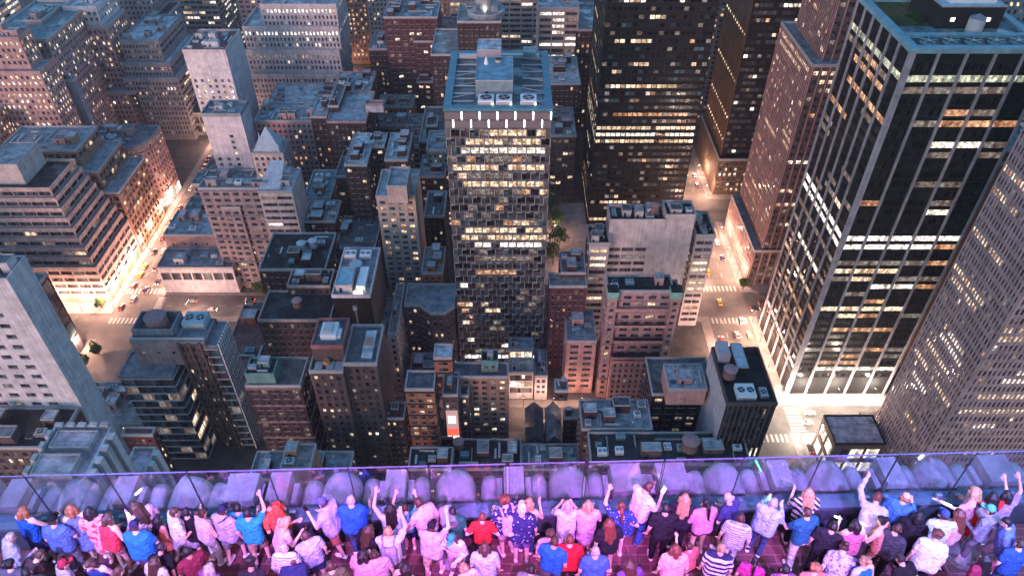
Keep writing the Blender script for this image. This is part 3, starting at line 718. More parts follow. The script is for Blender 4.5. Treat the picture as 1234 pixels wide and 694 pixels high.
# ---- brown pilastered tower with a podium
ZZ, T = bld('office_tower', 'brown stepped tower of slim pilasters above a podium with a blue grey terrace', [('w', 121.5, 190, 290, 340, 22), ('w', 125, 188, 291.2, 338, 119, 22), ('w', 130.5, 184, 297, 334, 200, 119)], 'brown', 'slate', 'office', 'tower',
    side='slot', lit=0.12, rows=.10, mix='wwwon', items=0, pier=(.45, .14, wallmat('pink'), 1), st=dict(sub=2, rec=.06, ww=.62), t0=dict(tsty='loft', lit=0.062, roof='slate'), t1=dict(floors={1: 'w', 2: (2, 20, 'w')}))
# ---- dark glass tower with bronze flank
YY, T = bld('office_tower', 'dark glass tower with a bronze flank and a lit ledge above its base', [('w', 121.5, 176, 374, 428, 24), ('w', 123, 174, 377, 426, 220, 24)], 'black', 'tar', 'tower', 'tower',
    side='blank', lit=.05, rows=.08, mix='wnon', items=0, t0=dict(wall='bronze', lit=0.31, tsty='punch'), st=dict())
def yy_flank():
    off = YY.location; bz = surf('bronze_panel', (.30, .2, .13), .32, .3, .15, .3, .75); bz2 = plain('bronze_rib', (.16, .11, .075), .35, .6)
    m = MB(); m.box(122.7, 122.95, 377.2, 425.8, 24.1, 219, bz)
    for k in range(12): m.box(122.5, 122.72, 378+k*4.1, 378.35+k*4.1, 24.1, 219, bz2)
    m.build('bronze_flank', YY, off=off)
    for z in (34, 48, 70, 96, 130):
        m = MB()
        for k in range(11): m.box(122.6, 122.69, 379.6+k*4.1, 380.8+k*4.1, z, z+1.3, WM['w'])
        m.build('window', YY, off=off)['kind'] = 'stuff'
yy_flank()
# ---- black tower at the top centre
XX, T = bld('office_tower', 'massive near black tower with thin bands of lit windows top centre', [('w', 43.5, 95.5, 342, 392, 235)], 'black', 'tar', 'tower', 'tower', side='tower', lit=.035, rows=.2, mix='wwonm', dark='kkkkkb', items=0, mg=.3,
    floors={47: 'w', 46: 'n', 45: 'w', 43: (3, 18, 'o'), 60: 'w', 39: (2, 15, 'w'), 36: (5, 9, 'w'), 33: (2, 9, 'w'), 30: (8, 11, 'w'), 57: (2, 8, 'w'), 50: (6, 17, 'm')})
# ---- the pixel facade tower in the middle
FINM = plain('pixel_fin_metal', (.46, .43, .42), .45, .2)
def ff():
    h = 130.0
    x0, y0 = G(535, 133, h); x1, _ = G(665, 133, h); _, y1 = G(541, 64, h)
    h0 = h-6.2
    r, T = bld('office_tower', 'central tower with a staggered pixel facade and a teal framed plant roof', [('w', x0, x1, y0, y1, h)], 'pixel', 'tar', 'pixel', 'tower', items=0, parapet=False, stagger=1, fin=FINM,
        lit=.06, rows=.06, mix='wwmnmo', low=-.3, mg=.15, top=7.2, dark='kbddd', floors={1: (4, 8, 'w'), 2: (2, 10, 'w'), 3: (1, 12, 'n'), 4: (3, 9, 'm'), 5: (0, 12, 'w'), 6: (2, 7, 'm'), 7: (1, 11, 'w'), 8: (2, 9, 'm'), 13: (1, 12, 'w'), 14: (1, 12, 'w'), 15: (2, 11, 'l'), 17: (3, 11, 'm'), 19: (2, 8, 'o'), 21: (0, 1, 'l'), 24: (0, 4, 'w'), 33: (0, 12, 'l'), 32: (2, 8, 'm')})
    off = r.location
    pan = plain('crown_panel', (.19, .165, .175), .5, .2); bar = emit('light_bar', (1, .93, .86), 4.5)
    W = x1-x0
    m = MB()
    for row in range(2):
        n = 6 if row == 0 else 7
        z = h-3.3-row*3.1; bw = W/6
        for k in range(n):
            xa = x0+.1+k*bw-(bw/2 if row else 0); xb = xa+bw-.5
            xa = max(xa, x0+.1); xb = min(xb, x1-.1)
            m.box(xa, xb, y0-.55-.1*(row), y0-.02, z, z+2.7, pan)
            L = MB(); L.box(xb+.04 if row == 0 else xa-.4, xb+.36 if row == 0 else xa-.08, y0-.5, y0-.03, z+.1, z+2.6, bar)
            if x0-.2 < (xb if row == 0 else xa-.4) < x1-.2: L.build('light_bar', r, off=off)
    m.build('crown_panel', r, off=off)
    tq = surf('teal_steel', (.085, .22, .28), .55, .2, .6, 0, .2)
    z = h
    m = MB(); ring(m, [(x0, y0), (x1, y0), (x1, y1), (x0, y1)], .3, 2.4, z-.4, z+.8, tq); m.build('roof_frame', r, off=off)
    m = MB()
    for k in range(1, 8):
        yy = y0+(y1-y0)*k/8
        m = MB(); m.box(x0+2.3, x0+10, yy-.15, yy+.15, z+.2, z+.6, METAL); m.build('roof_beam', r, off=off); m = MB(); m.box(x1-10, x1-2.3, yy-.15, yy+.15, z+.2, z+.6, METAL); m.build('roof_beam', r, off=off)
    for k in range(9):
        sx = -1 if k % 2 else 1; m = MB()
        m.tube((x0+2.3 if sx < 0 else x1-2.3, y0+4+k*4.5, z+.4), (x0+10 if sx < 0 else x1-10, y0+8+k*4.2, z+.4), .16, .16, METAL, 4); m.build('roof_brace', r, off=off)
    bw = surf('teal_wall', (.16, .24, .28), .7, .2, .5); cx = (x0+x1)/2
    bulkhead(r, cx-8, cx+5.2, y0+10, y0+30, z, 6, bw, surf('blue_deck', (.17, .32, .40), .8, .3, .3))
    bulkhead(r, cx-8, cx+.8, y0+30.2, y0+40, z, 8.5, surf('mauve_wall', (.3, .27, .31), .8, .15, .5), roofmat('pale'), False)
    m = MB(); m.frustum(cx-4.5, y0+24, z+6, z+8.6, .9, .25, WHITEMETAL, 12); m.build('vent_pipe', r, off=off); m = MB(); m.frustum(cx, y0+26, z+6, z+7, 1.4, 1.4, METAL, 14, cap=DARKMETAL); m.build('vent_drum', r, off=off)
    for k, fx in enumerate((cx-4.2, cx+2.1, cx+10.6)):
        ac_unit(r, fx, y0+5.2, z, 5.6, 5.2, 2.2, 1, WHITEMETAL)
        m = MB(); m.box(fx+2.2, fx+2.6, y0+2.3, y0+2.5, z+.6, z+1.2, emit('roof_lamp', (1, .88, .66), 3)); m.build('roof_lamp', r, off=off)
    m = MB(); m.box(x0+3, x1-3, y1-6, y1-4.4, z+.3, z+1.7, METAL); m.build('air_duct', r, off=off)
    ac_unit(r, x1-7, y1-5.2, z+1.5, 5, 4, 2.4, 2, BLUEMETAL)
    return r
FF = ff()
# ---- centre right blocks
bld('office_building', 'pinkish white office with braced rooftop plant', [(735, 802, 268, 250, 64), (710, 734.5, 296, 274, 57), (802.5, 838, 262, 245, 66), (838.5, 862, 286, 258, 54)], 'lime', 'black', 'band', lit=0.0744, rows=.15, mix='wwm', items=4, par=1.6,
    t0=dict(st=dict(bay=6.2), skip=lambda j, nb, ft, nf: j > nb*.55 or ft < 4, coping='lime'), t1=dict(st=dict(bay=6)), t2=dict(tsty='blank', coping='lime'), t3=dict(st=dict(bay=3.5), floors={4: 'w', 5: 'w', 8: 'w', 7: 'w', 11: 'o'}), tanks=[(788, 258, 64, 2.1)], side='punch')
ar, T = bld('apartment_building', 'symmetrical stepped pink stone building with two green capped corner bays', [(733, 812, 352, 333, 60), ('w', 37.5, 41.2, 213.6, 224, 58.8), ('w', 62.2, 66, 213.6, 224, 58.8)], 'pink', 'black', 'pairs', lit=0.06, mix='wwm', rows=0, side='punch', items=2, par=1.0,
    ledge=(3, wallmat('pink'), .55))
def arch_extra():
    off = ar.location; cop = surf('copper_green', (.20, .42, .36), .8, .25, .6)
    for xa, xb in ((37.4, 41.3), (62.1, 66.1)):
        m = MB(); m.box(xa-.2, xb+.2, 213.2, 218, 58.85, 62.2, cop, True, roofmat('black')); m.build('corner_cap', ar, off=off)
    for z, d in ((52, 1.2), (44, 2.2), (36, 3.0), (27, 3.6)):
        m = MB(); m.box(41.4, 62.0, 215-d, 214.9, z-.4, z, wallmat('pink')); m.box(41.4, 62.0, 215-d, 215-d+.2, z, z+.9, wallmat('pink')); m.box(41.6, 61.8, 215-d+.3, 214.8, z+.01, z+.06, roofmat('black')); m.build('balcony', ar, off=off)
    m = MB(); w_ = wallmat('pink')
    facade(m, ar, (41.5, 211), (61.9, 211), 0, 26.4, 'small', w_, dict(lit=.05, mix='wm', ledge=(3, w_, .3))); m.quad((41.5, 214.9, 0), (41.5, 211, 0), (41.5, 211, 26.4), (41.5, 214.9, 26.4), w_); m.quad((61.9, 211, 0), (61.9, 214.9, 0), (61.9, 214.9, 26.4), (61.9, 211, 26.4), w_); m.build('lower_wall', ar, off=off)
arch_extra()
bld('apartment_building', 'narrow pink brick house with a blue grey roof left of the stepped pink building', [(683, 719, 412, 374, 32)], 'pink', 'slate', 'pairs', lit=0.062, mix='wn', items=6)
bld('brick_building', 'dark red brick block with a pale grey roof beside the central tower', [(662, 707, 346, 330, 50), (676, 706, 330, 305, 52)], 'brick', 'slate', 'small', lit=0.03, items=5, mix='wo')
bld('commercial_building', 'white modern building with lit terraces below the central tower', [('w', -1.5, 9.2, 213, 221, 17), ('w', -1.5, 9.2, 221, 227.5, 23)], 'white', 'pale', 'glasslab', lit=0.75, mix='nlw', items=1, par=.5)
bld('house', 'small white house of dark windows beside the lit terraces', [('w', 9.8, 15.2, 212.5, 228, 15)], 'white', 'slate', 'pairs', lit=0.124, mix='w', items=2, st=dict(bay=2.6))
bld('apartment_building', 'tan brick building crowned by a mint green penthouse', [(544, 612, 455, 438, 45), ('w', -11.5, -5.2, 187.5, 193, 50.5, 45)], 'tan', 'tar', 'apt', lit=0.0744, mix='wwn', items=4, t1=dict(wall='teal', coping='teal', roof='black', tsty='small'), ledge=(3, wallmat('tan'), .3))
bld('brick_building', 'dark red brick building with a cluttered blue roof and a raised corner stair', [(701, 786, 518, 483, 40), ('w', 15.8, 20.5, 178, 183.5, 45, 40)], 'darkbrick', 'slate', 'small', lit=0.03, items=8, mix='mmw')
bld('apartment_building', 'pinkish block with a square pale roofed upper storey near the right avenue', [(786, 862, 476, 432, 42), (806, 852, 470, 440, 50, 42)], 'pink', 'pale', 'pairs', lit=0.05, items=4, mix='w', t0=dict(wall='darkbrick', roof='tar'), t1=dict(tsty='sparse', items=1))
DK, T = bld('office_building', 'dark office block with a blank pale side and a black plant roof', [(876, 936, 488, 421, 61)], 'dark', 'black', 'slot', side='blank', lit=0.01, items=0, par=1.3, coping='brown', pier=(.32, .35, wallmat('brown'), 1), st=dict(fh=7.0, wh=5.2))
def dk():
    off = DK.location; x0, y0 = G(876, 488, 61); x1, _ = G(936, 488, 61)
    y1 = G(876, 421, 61)[1]
    m = MB(); m.box(x0-.16, x0-.1, y0+.3, y1-.3, 0, 60.5, surf('pale_side_wall', (.5, .46, .5), .85, .15, .3, .2)); m.build('side_wall', DK, off=off)
    bulkhead(DK, x0+5.5, x0+9.3, y0+12.5, y0+24, 61, 4.6, wallmat('black'), surf('pale_blue_deck', (.4, .5, .55), .8, .2, .5), False)
    ac_unit(DK, x0+6.8, y0+4.5, 61, 6.2, 5.6, 2.6, 2, WHITEMETAL); ac_unit(DK, x0+13, y0+4.5, 61, 2.6, 4, 1.6, 1, METAL)
    water_tank(DK, x0+2.9, y0+11.5, 61, 2.3, 3.6, 1.6)
    m = MB(); m.box(x0+1, x0+5, y0+19, y0+26, 60.9, 65, surf('pale_side_wall', (.5, .46, .5))); m.build('roof_bulkhead', DK, off=off)
dk()
bld('apartment_building', 'low brown building with a big pinkish water tank just beyond the glass barrier', [(712, 905, 560, 522, 40)], 'brown', 'tar', 'punch', lit=0.05, items=7, tanks=[(829, 545, 40, 2.9)])
for k, (a, b, lab) in enumerate(((634, 655, 'small grey gabled house left of its twin, blue walled below the white terraces'), (659, 677, 'small blue gabled house right of its grey twin'))):
    h = 14; x0, y0 = G(a, 532, h); x1, _ = G(b, 532, h); y1 = y0+17
    r = empty('house', ((x0+x1)/2, (y0+y1)/2, 0)); tag(r, lab, 'house', 'twin gabled houses'); off = r.location; BOX.append((x0, x1, y0, y1, 0, h+4, r))
    m = MB(); facade(m, r, (x0, y0), (x1, y0), 0, h, 'small', wallmat('blue'), dict(lit=0.062)); m.quad((x1, y0, 0), (x1, y1, 0), (x1, y1, h), (x1, y0, h), wallmat('blue')); m.quad((x0, y1, 0), (x0, y0, 0), (x0, y0, h), (x0, y1, h), wallmat('blue')); m.quad((x1, y1, 0), (x0, y1, 0), (x0, y1, h), (x1, y1, h), wallmat('blue')); xm = (x0+x1)/2
    m.poly([(x0, y0, h), (x1, y0, h), (xm, y0, h+4)], wallmat('blue')); m.poly([(x1, y1, h), (x0, y1, h), (xm, y1, h+4)], wallmat('blue')); m.build('wall', r, off=off)
    m = MB(); rm = roofmat('slate' if k else 'tar'); m.quad((x0-.3, y0-.4, h-.2), (xm, y0-.4, h+4.15), (xm, y1, h+4.15), (x0-.3, y1, h-.2), rm); m.quad((xm, y0-.4, h+4.15), (x1+.3, y0-.4, h-.2), (x1+.3, y1, h-.2), (xm, y1, h+4.15), rm); m.build('roof', r, off=off)
bld('apartment_building', 'low dark house with a flat teal roof beside an orange lit yard', [(680, 700, 505, 494, 17)], 'darkbrick', 'teal', 'small', lit=0.062, items=1)
bld('apartment_building', 'low block of black roofs and white vents behind the tan brick building', [(545, 628, 566, 530, 24)], 'darkbrick', 'tar', 'small', items=8, tanks=[(553, 541, 24, 2.0)])
bld('apartment_building', 'low block of patchy dark roofs in front of the twin gabled houses', [(629, 699, 566, 536, 22)], 'darkbrick', 'slate', 'small', items=7)
bld('brick_building', 'slim orange brick building with a blue topped stair tower', [(488, 523, 470, 448, 54), ('w', -27.5, -21.2, 178.5, 185, 62, 54)], 'orange', 'tar', 'apt', items=2, lit=0.0496, mix='w', t1=dict(wall='orange', roof='pale', items=0), ledge=(2, wallmat('darkbrick'), .5))
bld('apartment_building', 'dark building with a vertical lit billboard wall', [('w', -25.4, -19.8, 176, 187, 45), ('w', -19.6, -16.2, 180, 187, 40)], 'brown', 'tar', 'small', items=1, lit=0.248, mix='wn')
# ---- tall brown tower left of centre
B2, T = bld('office_tower', 'tall brown tower with a pink parapet and white plant on its stepped roof', [('w', -69.5, -58, 171, 190, 63), ('w', -57.9, -46.5, 173, 192, 64.5), ('w', -68.6, -57.8, 176, 189.5, 70, 63)], 'brown', 'tar', 'dense', 'tower', lit=0.0868, rows=.03, mix='nmmnw', items=0, st=dict(bay=2.3, ww=.5), par=1.2, t2=dict(wall='brown', tsty='blank', coping='red'), side='blank')
def b2():
    off = B2.location
    m = MB(); m.box(-66, -60.5, 179.5, 186, 69.95, 72.6, WHITEMETAL); m.box(-65, -62, 180.5, 185, 72.6, 73.5, METAL); m.box(-60.4, -59.2, 180, 184, 69.95, 71.5, WHITEMETAL); m.build('rooftop_plant', B2, off=off)
    for x in (-66.5, -62.5, -59.6):
        m = MB(); m.box(x-1.4, x+1.2, 171.6, 175.4, 62.95, 63.9, METAL); m.build('air_duct', B2, off=off)
    m = MB(); m.frustum(-64, 174.6, 63, 65.2, 1.2, 1.1, surf('rust_orange', (.5, .2, .1), .8, .2, 1), 14); m.build('vent_drum', B2, off=off)
    m = MB(); m.box(-52.2, -48.5, 176, 189, 64.45, 65.6, roofmat('pale'), True); m.box(-51.6, -49.2, 181, 185, 65.61, 66, surf('rust_plate', (.42, .25, .18))); m.build('rooftop_plant', B2, off=off)
b2()
B3, T = bld('office_tower', 'slim tower with a blank black front and brightly lit white roof machinery', [(400, 446, 358, 301, 60)], 'black', 'slate', 'blank', 'tower', side='blank', items=0, par=1.2, coping='white')
def b3():
    off = B3.location; x0, y0 = G(400, 358, 60); x1, _ = G(446, 358, 60)
    m = MB(); m.box(x1+.12, x1+.2, y0+.2, y0+29, 0, 59.4, surf('brown_side_wall', (.13, .085, .08), .9, .2, .3, .3)); m.build('side_wall', B3, off=off)
    bulkhead(B3, x0+1.2, x0+7.4, y0+3, y0+14, 60, 3.4, wallmat('white'), surf('bright_blue_deck', (.22, .42, .5), .8, .2, .5))
    ac_unit(B3, x0+3.4, y0+25, 60, 4.6, 4, 2.2, 2, WHITEMETAL); ac_unit(B3, x0+9.6, y0+25, 60, 4.6, 4, 2.2, 2, WHITEMETAL)
    m = MB(); m.frustum(x0+6.5, y0+18.5, 60, 61.8, 3, 2.6, METAL, 18); m.build('vent_drum', B3, off=off)
    m = MB(); m.box(x0+9, x0+12.4, y0+4, y0+16, 59.95, 62.2, WHITEMETAL); m.box(x0+8.4, x0+8.9, y0+2.5, y0+12, 59.95, 61.2, METAL); m.build('air_duct', B3, off=off)
    m = MB(); m.box(x0+8.2, x0+11.6, y0+1.6, y0+2.0, 60.2, 61.4, emit('plant_lamp', (1, .74, .5), 3)); m.build('roof_lamp', B3, off=off)
    m = MB(); m.box(x0+8, x0+8.6, y0-.35, y0-.02, 38, 54, plain('flue_metal', (.2, .17, .16))); m.frustum(x0+8.3, y0-.5, 54, 55.6, .9, .9, METAL, 10); m.build('flue', B3, off=off)
b3()
# ---- glass corner building with terraces, lower left
GL, GT = bld('glass_building', 'stepped glass office with white slab edges and a pink water tank in its roof pit', [(143, 207, 454, 424, 50), (157, 213.5, 412, 383, 62, 50), (214, 246.5, 413, 385, 62), (247, 262, 418, 389, 60)], 'dark', 'slate', 'glasslab', 'building', lit=.03, rows=.06, mix='wm', dark='bbbd', items=0, par=.7,
    ledge=(1, wallmat('white'), .45), t1=dict(wall='mauve', tsty='sparse', lit=.1, ledge=None, st=dict(wh=1.2)), t2=dict(wall='brown', tsty='slot', ledge=None, pier=(1.0, .5, wallmat('brown'), 2), lit=.06, low=1.5, dark='d', st=dict(fh=4)), t3=dict(tsty='glasslab', wall='dark'), side='glasslab', coping='blue', mg=.1)
def gl():
    off = GL.location; z = 62; (ax, ay), (bx, by) = GT[1][0][0], GT[1][0][2]; sx, sy = GT[2][0][0]; tx, ty = GT[2][0][2]; fx, fy = GT[3][0][1]; gx, gy = GT[3][0][2]
    m = MB(); P = [(ax+.8, ay+2), (bx-1.5, ay+2), (bx-1.5, by-.6), (ax+.8, by-.6)]; ring(m, P, .0, .5, z, z+4.2, wallmat('blue')); m.build('tank_screen', GL, off=off)
    cx, cy = (ax+bx)/2-.4, (ay+by)/2+.8; r = 3.9
    m = MB(); m.frustum(cx, cy, z, z+6.0, r, r*.98, surf('pink_tank', (.34, .2, .2), .85, .2, .8, .2), 26); m.frustum(cx, cy, z+6.01, z+6.5, r*1.02, r*.93, surf('pink_tank', (.34, .2, .2)), 26); m.build('water_tank', GL, off=off)
    ac_unit(GL, (sx+tx)/2-.6, ay+9, z, 8.0, 6.4, 3.8, 2, surf('blue_unit', (.26, .4, .46), .6, .15, 1))
    m = MB(); m.box(ax, tx, ay+.1, ay+.4, z+.9, z+1.9, METAL); m.build('handrail', GL, off=off)
    for k in range(8):
        y = fy+.4+(gy-fy-.8)*k/7; m = MB(); m.box(fx, fx+.55, y-.12, y+.12, 0, 61, WHITEMETAL); m.build('facade_fin', GL, off=off)
gl()
bld('commercial_building', 'cluster of small low roofs with a white vent hood behind the pale slab tower', [('w', -176, -139, 186, 208, 16)], 'grey', 'pale', 'punch', lit=0.186, items=9)
# ---- pale slab tower, lower left edge
OO, T = bld('office_tower', 'pale slab tower with a blank side wall at the left edge', [('w', -182, -138, 153, 163, 119)], 'white', 'slate', 'pairs', 'tower', side='blank', lit=0, rows=0, mix='m', items=3, st=dict(bay=5.2, fh=4.3, ww=.56, wh=1.6, sub=2), par=1.4, coping='white', skip=lambda j, nb, ft, nf: j > nb*.86)
bld('commercial_building', 'brown roofed annex with a pinkish water tank in front of the pale slab tower', [('w', -190, -139, 137, 152.6, 66)], 'brown', 'tar', 'punch', items=4, tanks=[(62, 484, 66, 2.4)], lit=0.062)
bld('commercial_building', 'low block with a warm lit yard in the lower left corner', [(-90, 45, 531, 512, 62)], 'bronze', 'teal', 'loft', items=4, lit=.85, mix='wwo')
ra, rb1 = G(69, 517, 120); rc = G(137, 517, 120)[0]
RK, T = bld('office_building', 'limestone block with a pinkish crenellated roof and white ribs by the barrier', [('w', ra, rc, rb1-20, rb1, 120)], 'white', 'pinkish', 'slot', side='slot', items=0, lit=.0, coping='white', par=1.2)  # white walls and pinkish roof hold the deck light's spill as colour
def rk():
    off = RK.location; y1 = rb1; y0 = y1-20
    bulkhead(RK, ra+1.6, rc-2.2, y1-6, y1-1.6, 120, 1.4, wallmat('lime'), roofmat('pinkish'), False); bulkhead(RK, ra+1.2, rc-3, y1-13, y1-8, 120, 1.7, wallmat('lime'), roofmat('pinkish'), False)
    n = 5; w = (rc-ra)/n
    for k in range(n):
        m = MB(); m.box(ra+w*k+.3, ra+w*(k+1)-.5, y1-.5, y1+.4, 120.5, 122.0, wallmat('lime')); m.build('merlon', RK, off=off)
    for k in range(6):
        m = MB(); m.box(ra-.5, ra+.5, y1-19+k*3.1, y1-17.2+k*3.1, 120.5, 122.0, wallmat('lime')); m.build('merlon', RK, off=off)
        m = MB(); m.box(rc+.1, rc+1.6, y1-19+k*3.1, y1-17.4+k*3.1, 40, 121.3, wallmat('white')); m.build('rib', RK, off=off)
rk()
bld('brick_building', 'small red brick building with a lit row of skylights beside the limestone ribs', [(147, 184, 525, 516, 48)], 'brick', 'red', 'small', items=2, lit=0.248, mix='wn')
wa, wb1 = G(163, 541, 104); wc = G(189, 541, 104)[0]
RB, T = bld('office_building', 'white ribbed block with a planted terrace beside the limestone block', [('w', wa, wc, wb1-16, wb1, 104)], 'lime', 'pinkish', 'slot', side='slot', items=1, lit=0, coping='lime')
for k in range(5):
    m = MB(); m.box(wc+.1, wc+1.4, wb1-15+k*3.1, wb1-13.5+k*3.1, 40, 105.2, wallmat('white')); m.build('rib', RB, off=RB.location)
# ---- mid left
bld('apartment_building', 'wide dark stone building with a pink water tank left of the slim black tower', [(311, 398, 387, 352, 46), (346, 398, 346, 326, 50)], 'brown', 'black', 'punch', lit=0.03, mix='mn', items=6, tanks=[(360, 372, 46, 2.0)], ledge=(3, wallmat('brown'), .5), coping='beige')
bld('apartment_building', 'black roofed building with two white water tanks', [(312, 392, 326, 282, 45)], 'darkbrick', 'black', 'punch', lit=0.06, mix='w', items=4)
for p in ((365, 302), (379, 303)):
    x, y = G(*p, 45)
r_ = [o for o in COL.objects if o.get('label') == 'black roofed building with two white water tanks'][0]
for p in ((365, 303), (379, 300)):
    x, y = G(*p, 45); water_tank(r_, x, y, 45, 2.0, 3.4, 1.5, plain('white_tank', (.42, .46, .5)))
bld('apartment_building', 'low dark building with a mint penthouse right of the glass corner building', [(296, 362, 466, 432, 51), (295, 330, 452, 432, 56, 51)], 'darkbrick', 'slate', 'apt', lit=0.05, mix='mm', items=3, ledge=(3, wallmat('pink'), .4), t1=dict(wall='teal', roof='black', tsty='sparse', coping='teal', items=1))  # darkbrick here puts the near block's shade into the wall colour
bld('house', 'pink roofed low building around a courtyard beside the cross street', [('w', -127, -101, 214, 258, 15)], 'orange', 'red', 'punch', lit=0.062, items=5)
bld('apartment_building', 'boxy tan penthouse with a pale roof just above the barrier', [(338, 374, 566, 536, 56)], 'tan', 'pale', 'sparse', items=2)
bld('apartment_building', 'low dark roofs with white vents between the glass corner building and the tan penthouse', [(300, 420, 578, 545, 40)], 'darkbrick', 'tar', 'small', items=7)
bld('apartment_building', 'low dark building with a grey flat roof right of the tall brown tower', [(492, 544, 566, 540, 36)], 'darkbrick', 'tar', 'small', items=5)
VV, T = bld('apartment_building', 'brown building with an angular bayed front left of the central tower', [('p', [(-46, 232), (-40, 232), (-34.5, 227), (-28.5, 227), (-24.6, 231), (-24.6, 246), (-46, 246)], 38)], 'brown', 'slate', 'small', lit=0.0744, mix='wwn', ledge=(3, wallmat('brown'), .4))
bld('apartment_building', 'narrow pale building with an L shaped blue roof right of the slim black tower', [('w', -56.5, -51, 214, 240, 35), ('w', -50.9, -47.2, 214, 246, 38)], 'beige', 'pale', 'punch', items=2, side='punch', lit=0.0496)
bld('brick_building', 'orange brick building with a blue flat roof beside the central tower', [(508, 534, 330, 299, 42)], 'orange', 'pale', 'small', lit=0.155, items=2, mix='wo')
NN1, T = bld('apartment_building', 'tan apartment tower with a chamfered crown and a mosaic of lit windows', [(453, 500, 238, 206, 72), (466, 490, 226, 203, 80, 72)], 'beige', 'pale', 'apt', lit=0.26, mix='wwwom', side='blank', items=2, t1=dict(tsty='sparse', lit=1, mix='n', items=0), dark='db')
bld('apartment_building', 'dark brown building with a U shaped blue roof', [(415, 442, 200, 162, 62), (442.5, 463, 178, 162, 62), (463.5, 491, 194, 162, 62)], 'darkbrick', 'pale', 'apt', lit=0.0868, mix='wn', items=4, dark='d')
bld('apartment_building', 'maroon building with a white framed roof pavilion and a grey terrace', [(394, 441, 148, 112, 52), (400, 446, 112, 88, 52), ('w', -82.5, -72.5, 379, 384, 56.5, 52)], 'darkbrick', 'slate', 'punch', lit=0.062, mix='wn', items=12, t2=dict(wall='white', tsty='loft', items=0), coping='pink')
bld('apartment_building', 'dark brown block with a pale tank house and a diagonal string of orange lamps', [(374, 393.5, 142, 116, 52)], 'darkbrick', 'pale', 'punch', lit=0.06, items=3)
bld('apartment_building', 'dark building with a blue and black roof behind the black roofed building', [(364, 404, 268, 243, 38)], 'darkbrick', 'slate', 'punch', lit=0.03, items=5)
bld('apartment_building', 'low building with a teal roof and orange lit side wall', [(366, 398, 240, 206, 32)], 'orange', 'teal', 'small', lit=0.124, items=4, mix='o')
bld('apartment_building', 'low brown roof in the gap behind the U shaped building', [(404, 452, 300, 262, 30)], 'brown', 'tar', 'small', lit=0.186, items=4, mix='wo')
bld('apartment_building', 'dark low rise with a pale blue roof left of the central tower', [(505, 536, 214, 188, 46)], 'darkbrick', 'pale', 'punch', items=3, lit=0.062, mix='wo')
bld('apartment_building', 'narrow black building with a lit lime lightwell beside the central tower', [(511, 535, 262, 232, 46)], 'black', 'tar', 'small', items=2, lit=0.124, mix='gw')
bld('apartment_building', 'small dark building with a grey upper box near the central tower roof', [(505, 534, 172, 130, 50), ('w', -46, -40, 352, 362, 58, 50)], 'darkbrick', 'tar', 'punch', items=4, lit=0.093, mix='wo')
# ---- left of centre: white slabs and stone buildings
bld('office_tower', 'pale slab tower with few windows and a sunken dark roof', [(243, 290, 140, 124, 60)], 'white', 'tar', 'sparse', 'tower', side='blank', items=3, lit=0.186, mix='wn', par=1.6, coping='blue', skip=lambda j, nb, ft, nf: ft < 4 or (j < nb-2 and ft < 8) or j == nb-1, st=dict(fh=3.6, bay=4.6, ww=.4, wh=1.7))
bld('office_tower', 'square white tower with teal cooling units on its brown roof', [(220, 272, 63, 38, 80)], 'white', 'red', 'punch', 'tower', side='blank', items=5, lit=0.217, mix='wn', par=1.4, coping='lime', skip=lambda j, nb, ft, nf: ft < 5 or j > nb*.85, st=dict(bay=4, fh=3.5, ww=.4, wh=1.7))
bld('apartment_building', 'stepped mauve stone building with a central gabled bay and dark balconies', [(239, 326, 228, 217, 60), ('w', -138, -129, 287.6, 291.5, 50), ('w', -119, -110, 286.6, 291.5, 44)], 'mauve', 'pale', 'pairs', lit=0.07, mix='nnw', rows=0, items=4, ledge=(4, wallmat('mauve'), .7))
bld('office_building', 'cream office with long ribbon windows and a white wedge on the roof', [(311, 352, 232, 205, 60)], 'cream', 'pinkish', 'ribbon', side='blank', lit=0.0744, rows=.2, mix='mgn', items=2)
def wedge():
    r = [o for o in COL.objects if o.get('label', '').startswith('cream office with long')][0]; off = r.location
    x0, y0 = G(312, 230, 60); x1 = x0+10; y1 = y0+17
    m = MB(); w = wallmat('white')
    m.quad((x0, y0, 60.9), (x1, y0, 60.9), (x1-1, y1, 66), (x0+2.5, y1, 66), w); m.quad((x1, y0, 59.9), (x1, y1, 59.9), (x1-1, y1, 66), (x1, y0, 60.9), w); m.quad((x0, y1, 59.9), (x0, y0, 59.9), (x0, y0, 60.9), (x0+2.5, y1, 66), w); m.quad((x1, y1, 59.9), (x0, y1, 59.9), (x0+2.5, y1, 66), (x1-1, y1, 66), w); m.quad((x0, y0, 59.9), (x1, y0, 59.9), (x1, y0, 60.9), (x0, y0, 60.9), w); m.build('roof_wedge', r, off=off)
wedge()
bld('commercial_building', 'low white building with tall dark windows at the street corner', [('w', -178, -140, 284, 300, 16)], 'white', 'slate', 'shop', lit=0.03, items=3, base=1, st=dict(fh=7))
bld('commercial_building', 'plain pinkish low building behind the white corner building', [('w', -178, -142, 300.5, 322, 24)], 'pink', 'pale', 'sparse', side='sparse', items=3, lit=0.05)
bld('commercial_building', 'low building with a teal roof beside the bright avenue', [('w', -178, -152, 322.5, 342, 20)], 'darkbrick', 'teal', 'punch', items=3, lit=0.186, mix='o')
bld('commercial_building', 'wide low teal roof with a white vent hood below the pale slab tower', [('w', -177, -132, 343, 358, 27)], 'grey', 'teal', 'punch', items=8, lit=0.062)
bld('commercial_building', 'low pergola roofed building beside the lit garden', [('w', -178, -157, 362, 392, 22)], 'grey', 'slate', 'punch', items=6, lit=0.124)
PY, PYT = bld('tower_house', 'stone block topped by a pale blue pyramid roof', [('d', 303, 341, 186, 346, 360)], 'cream', 'pale', 'punch', items=3, lit=0.062)
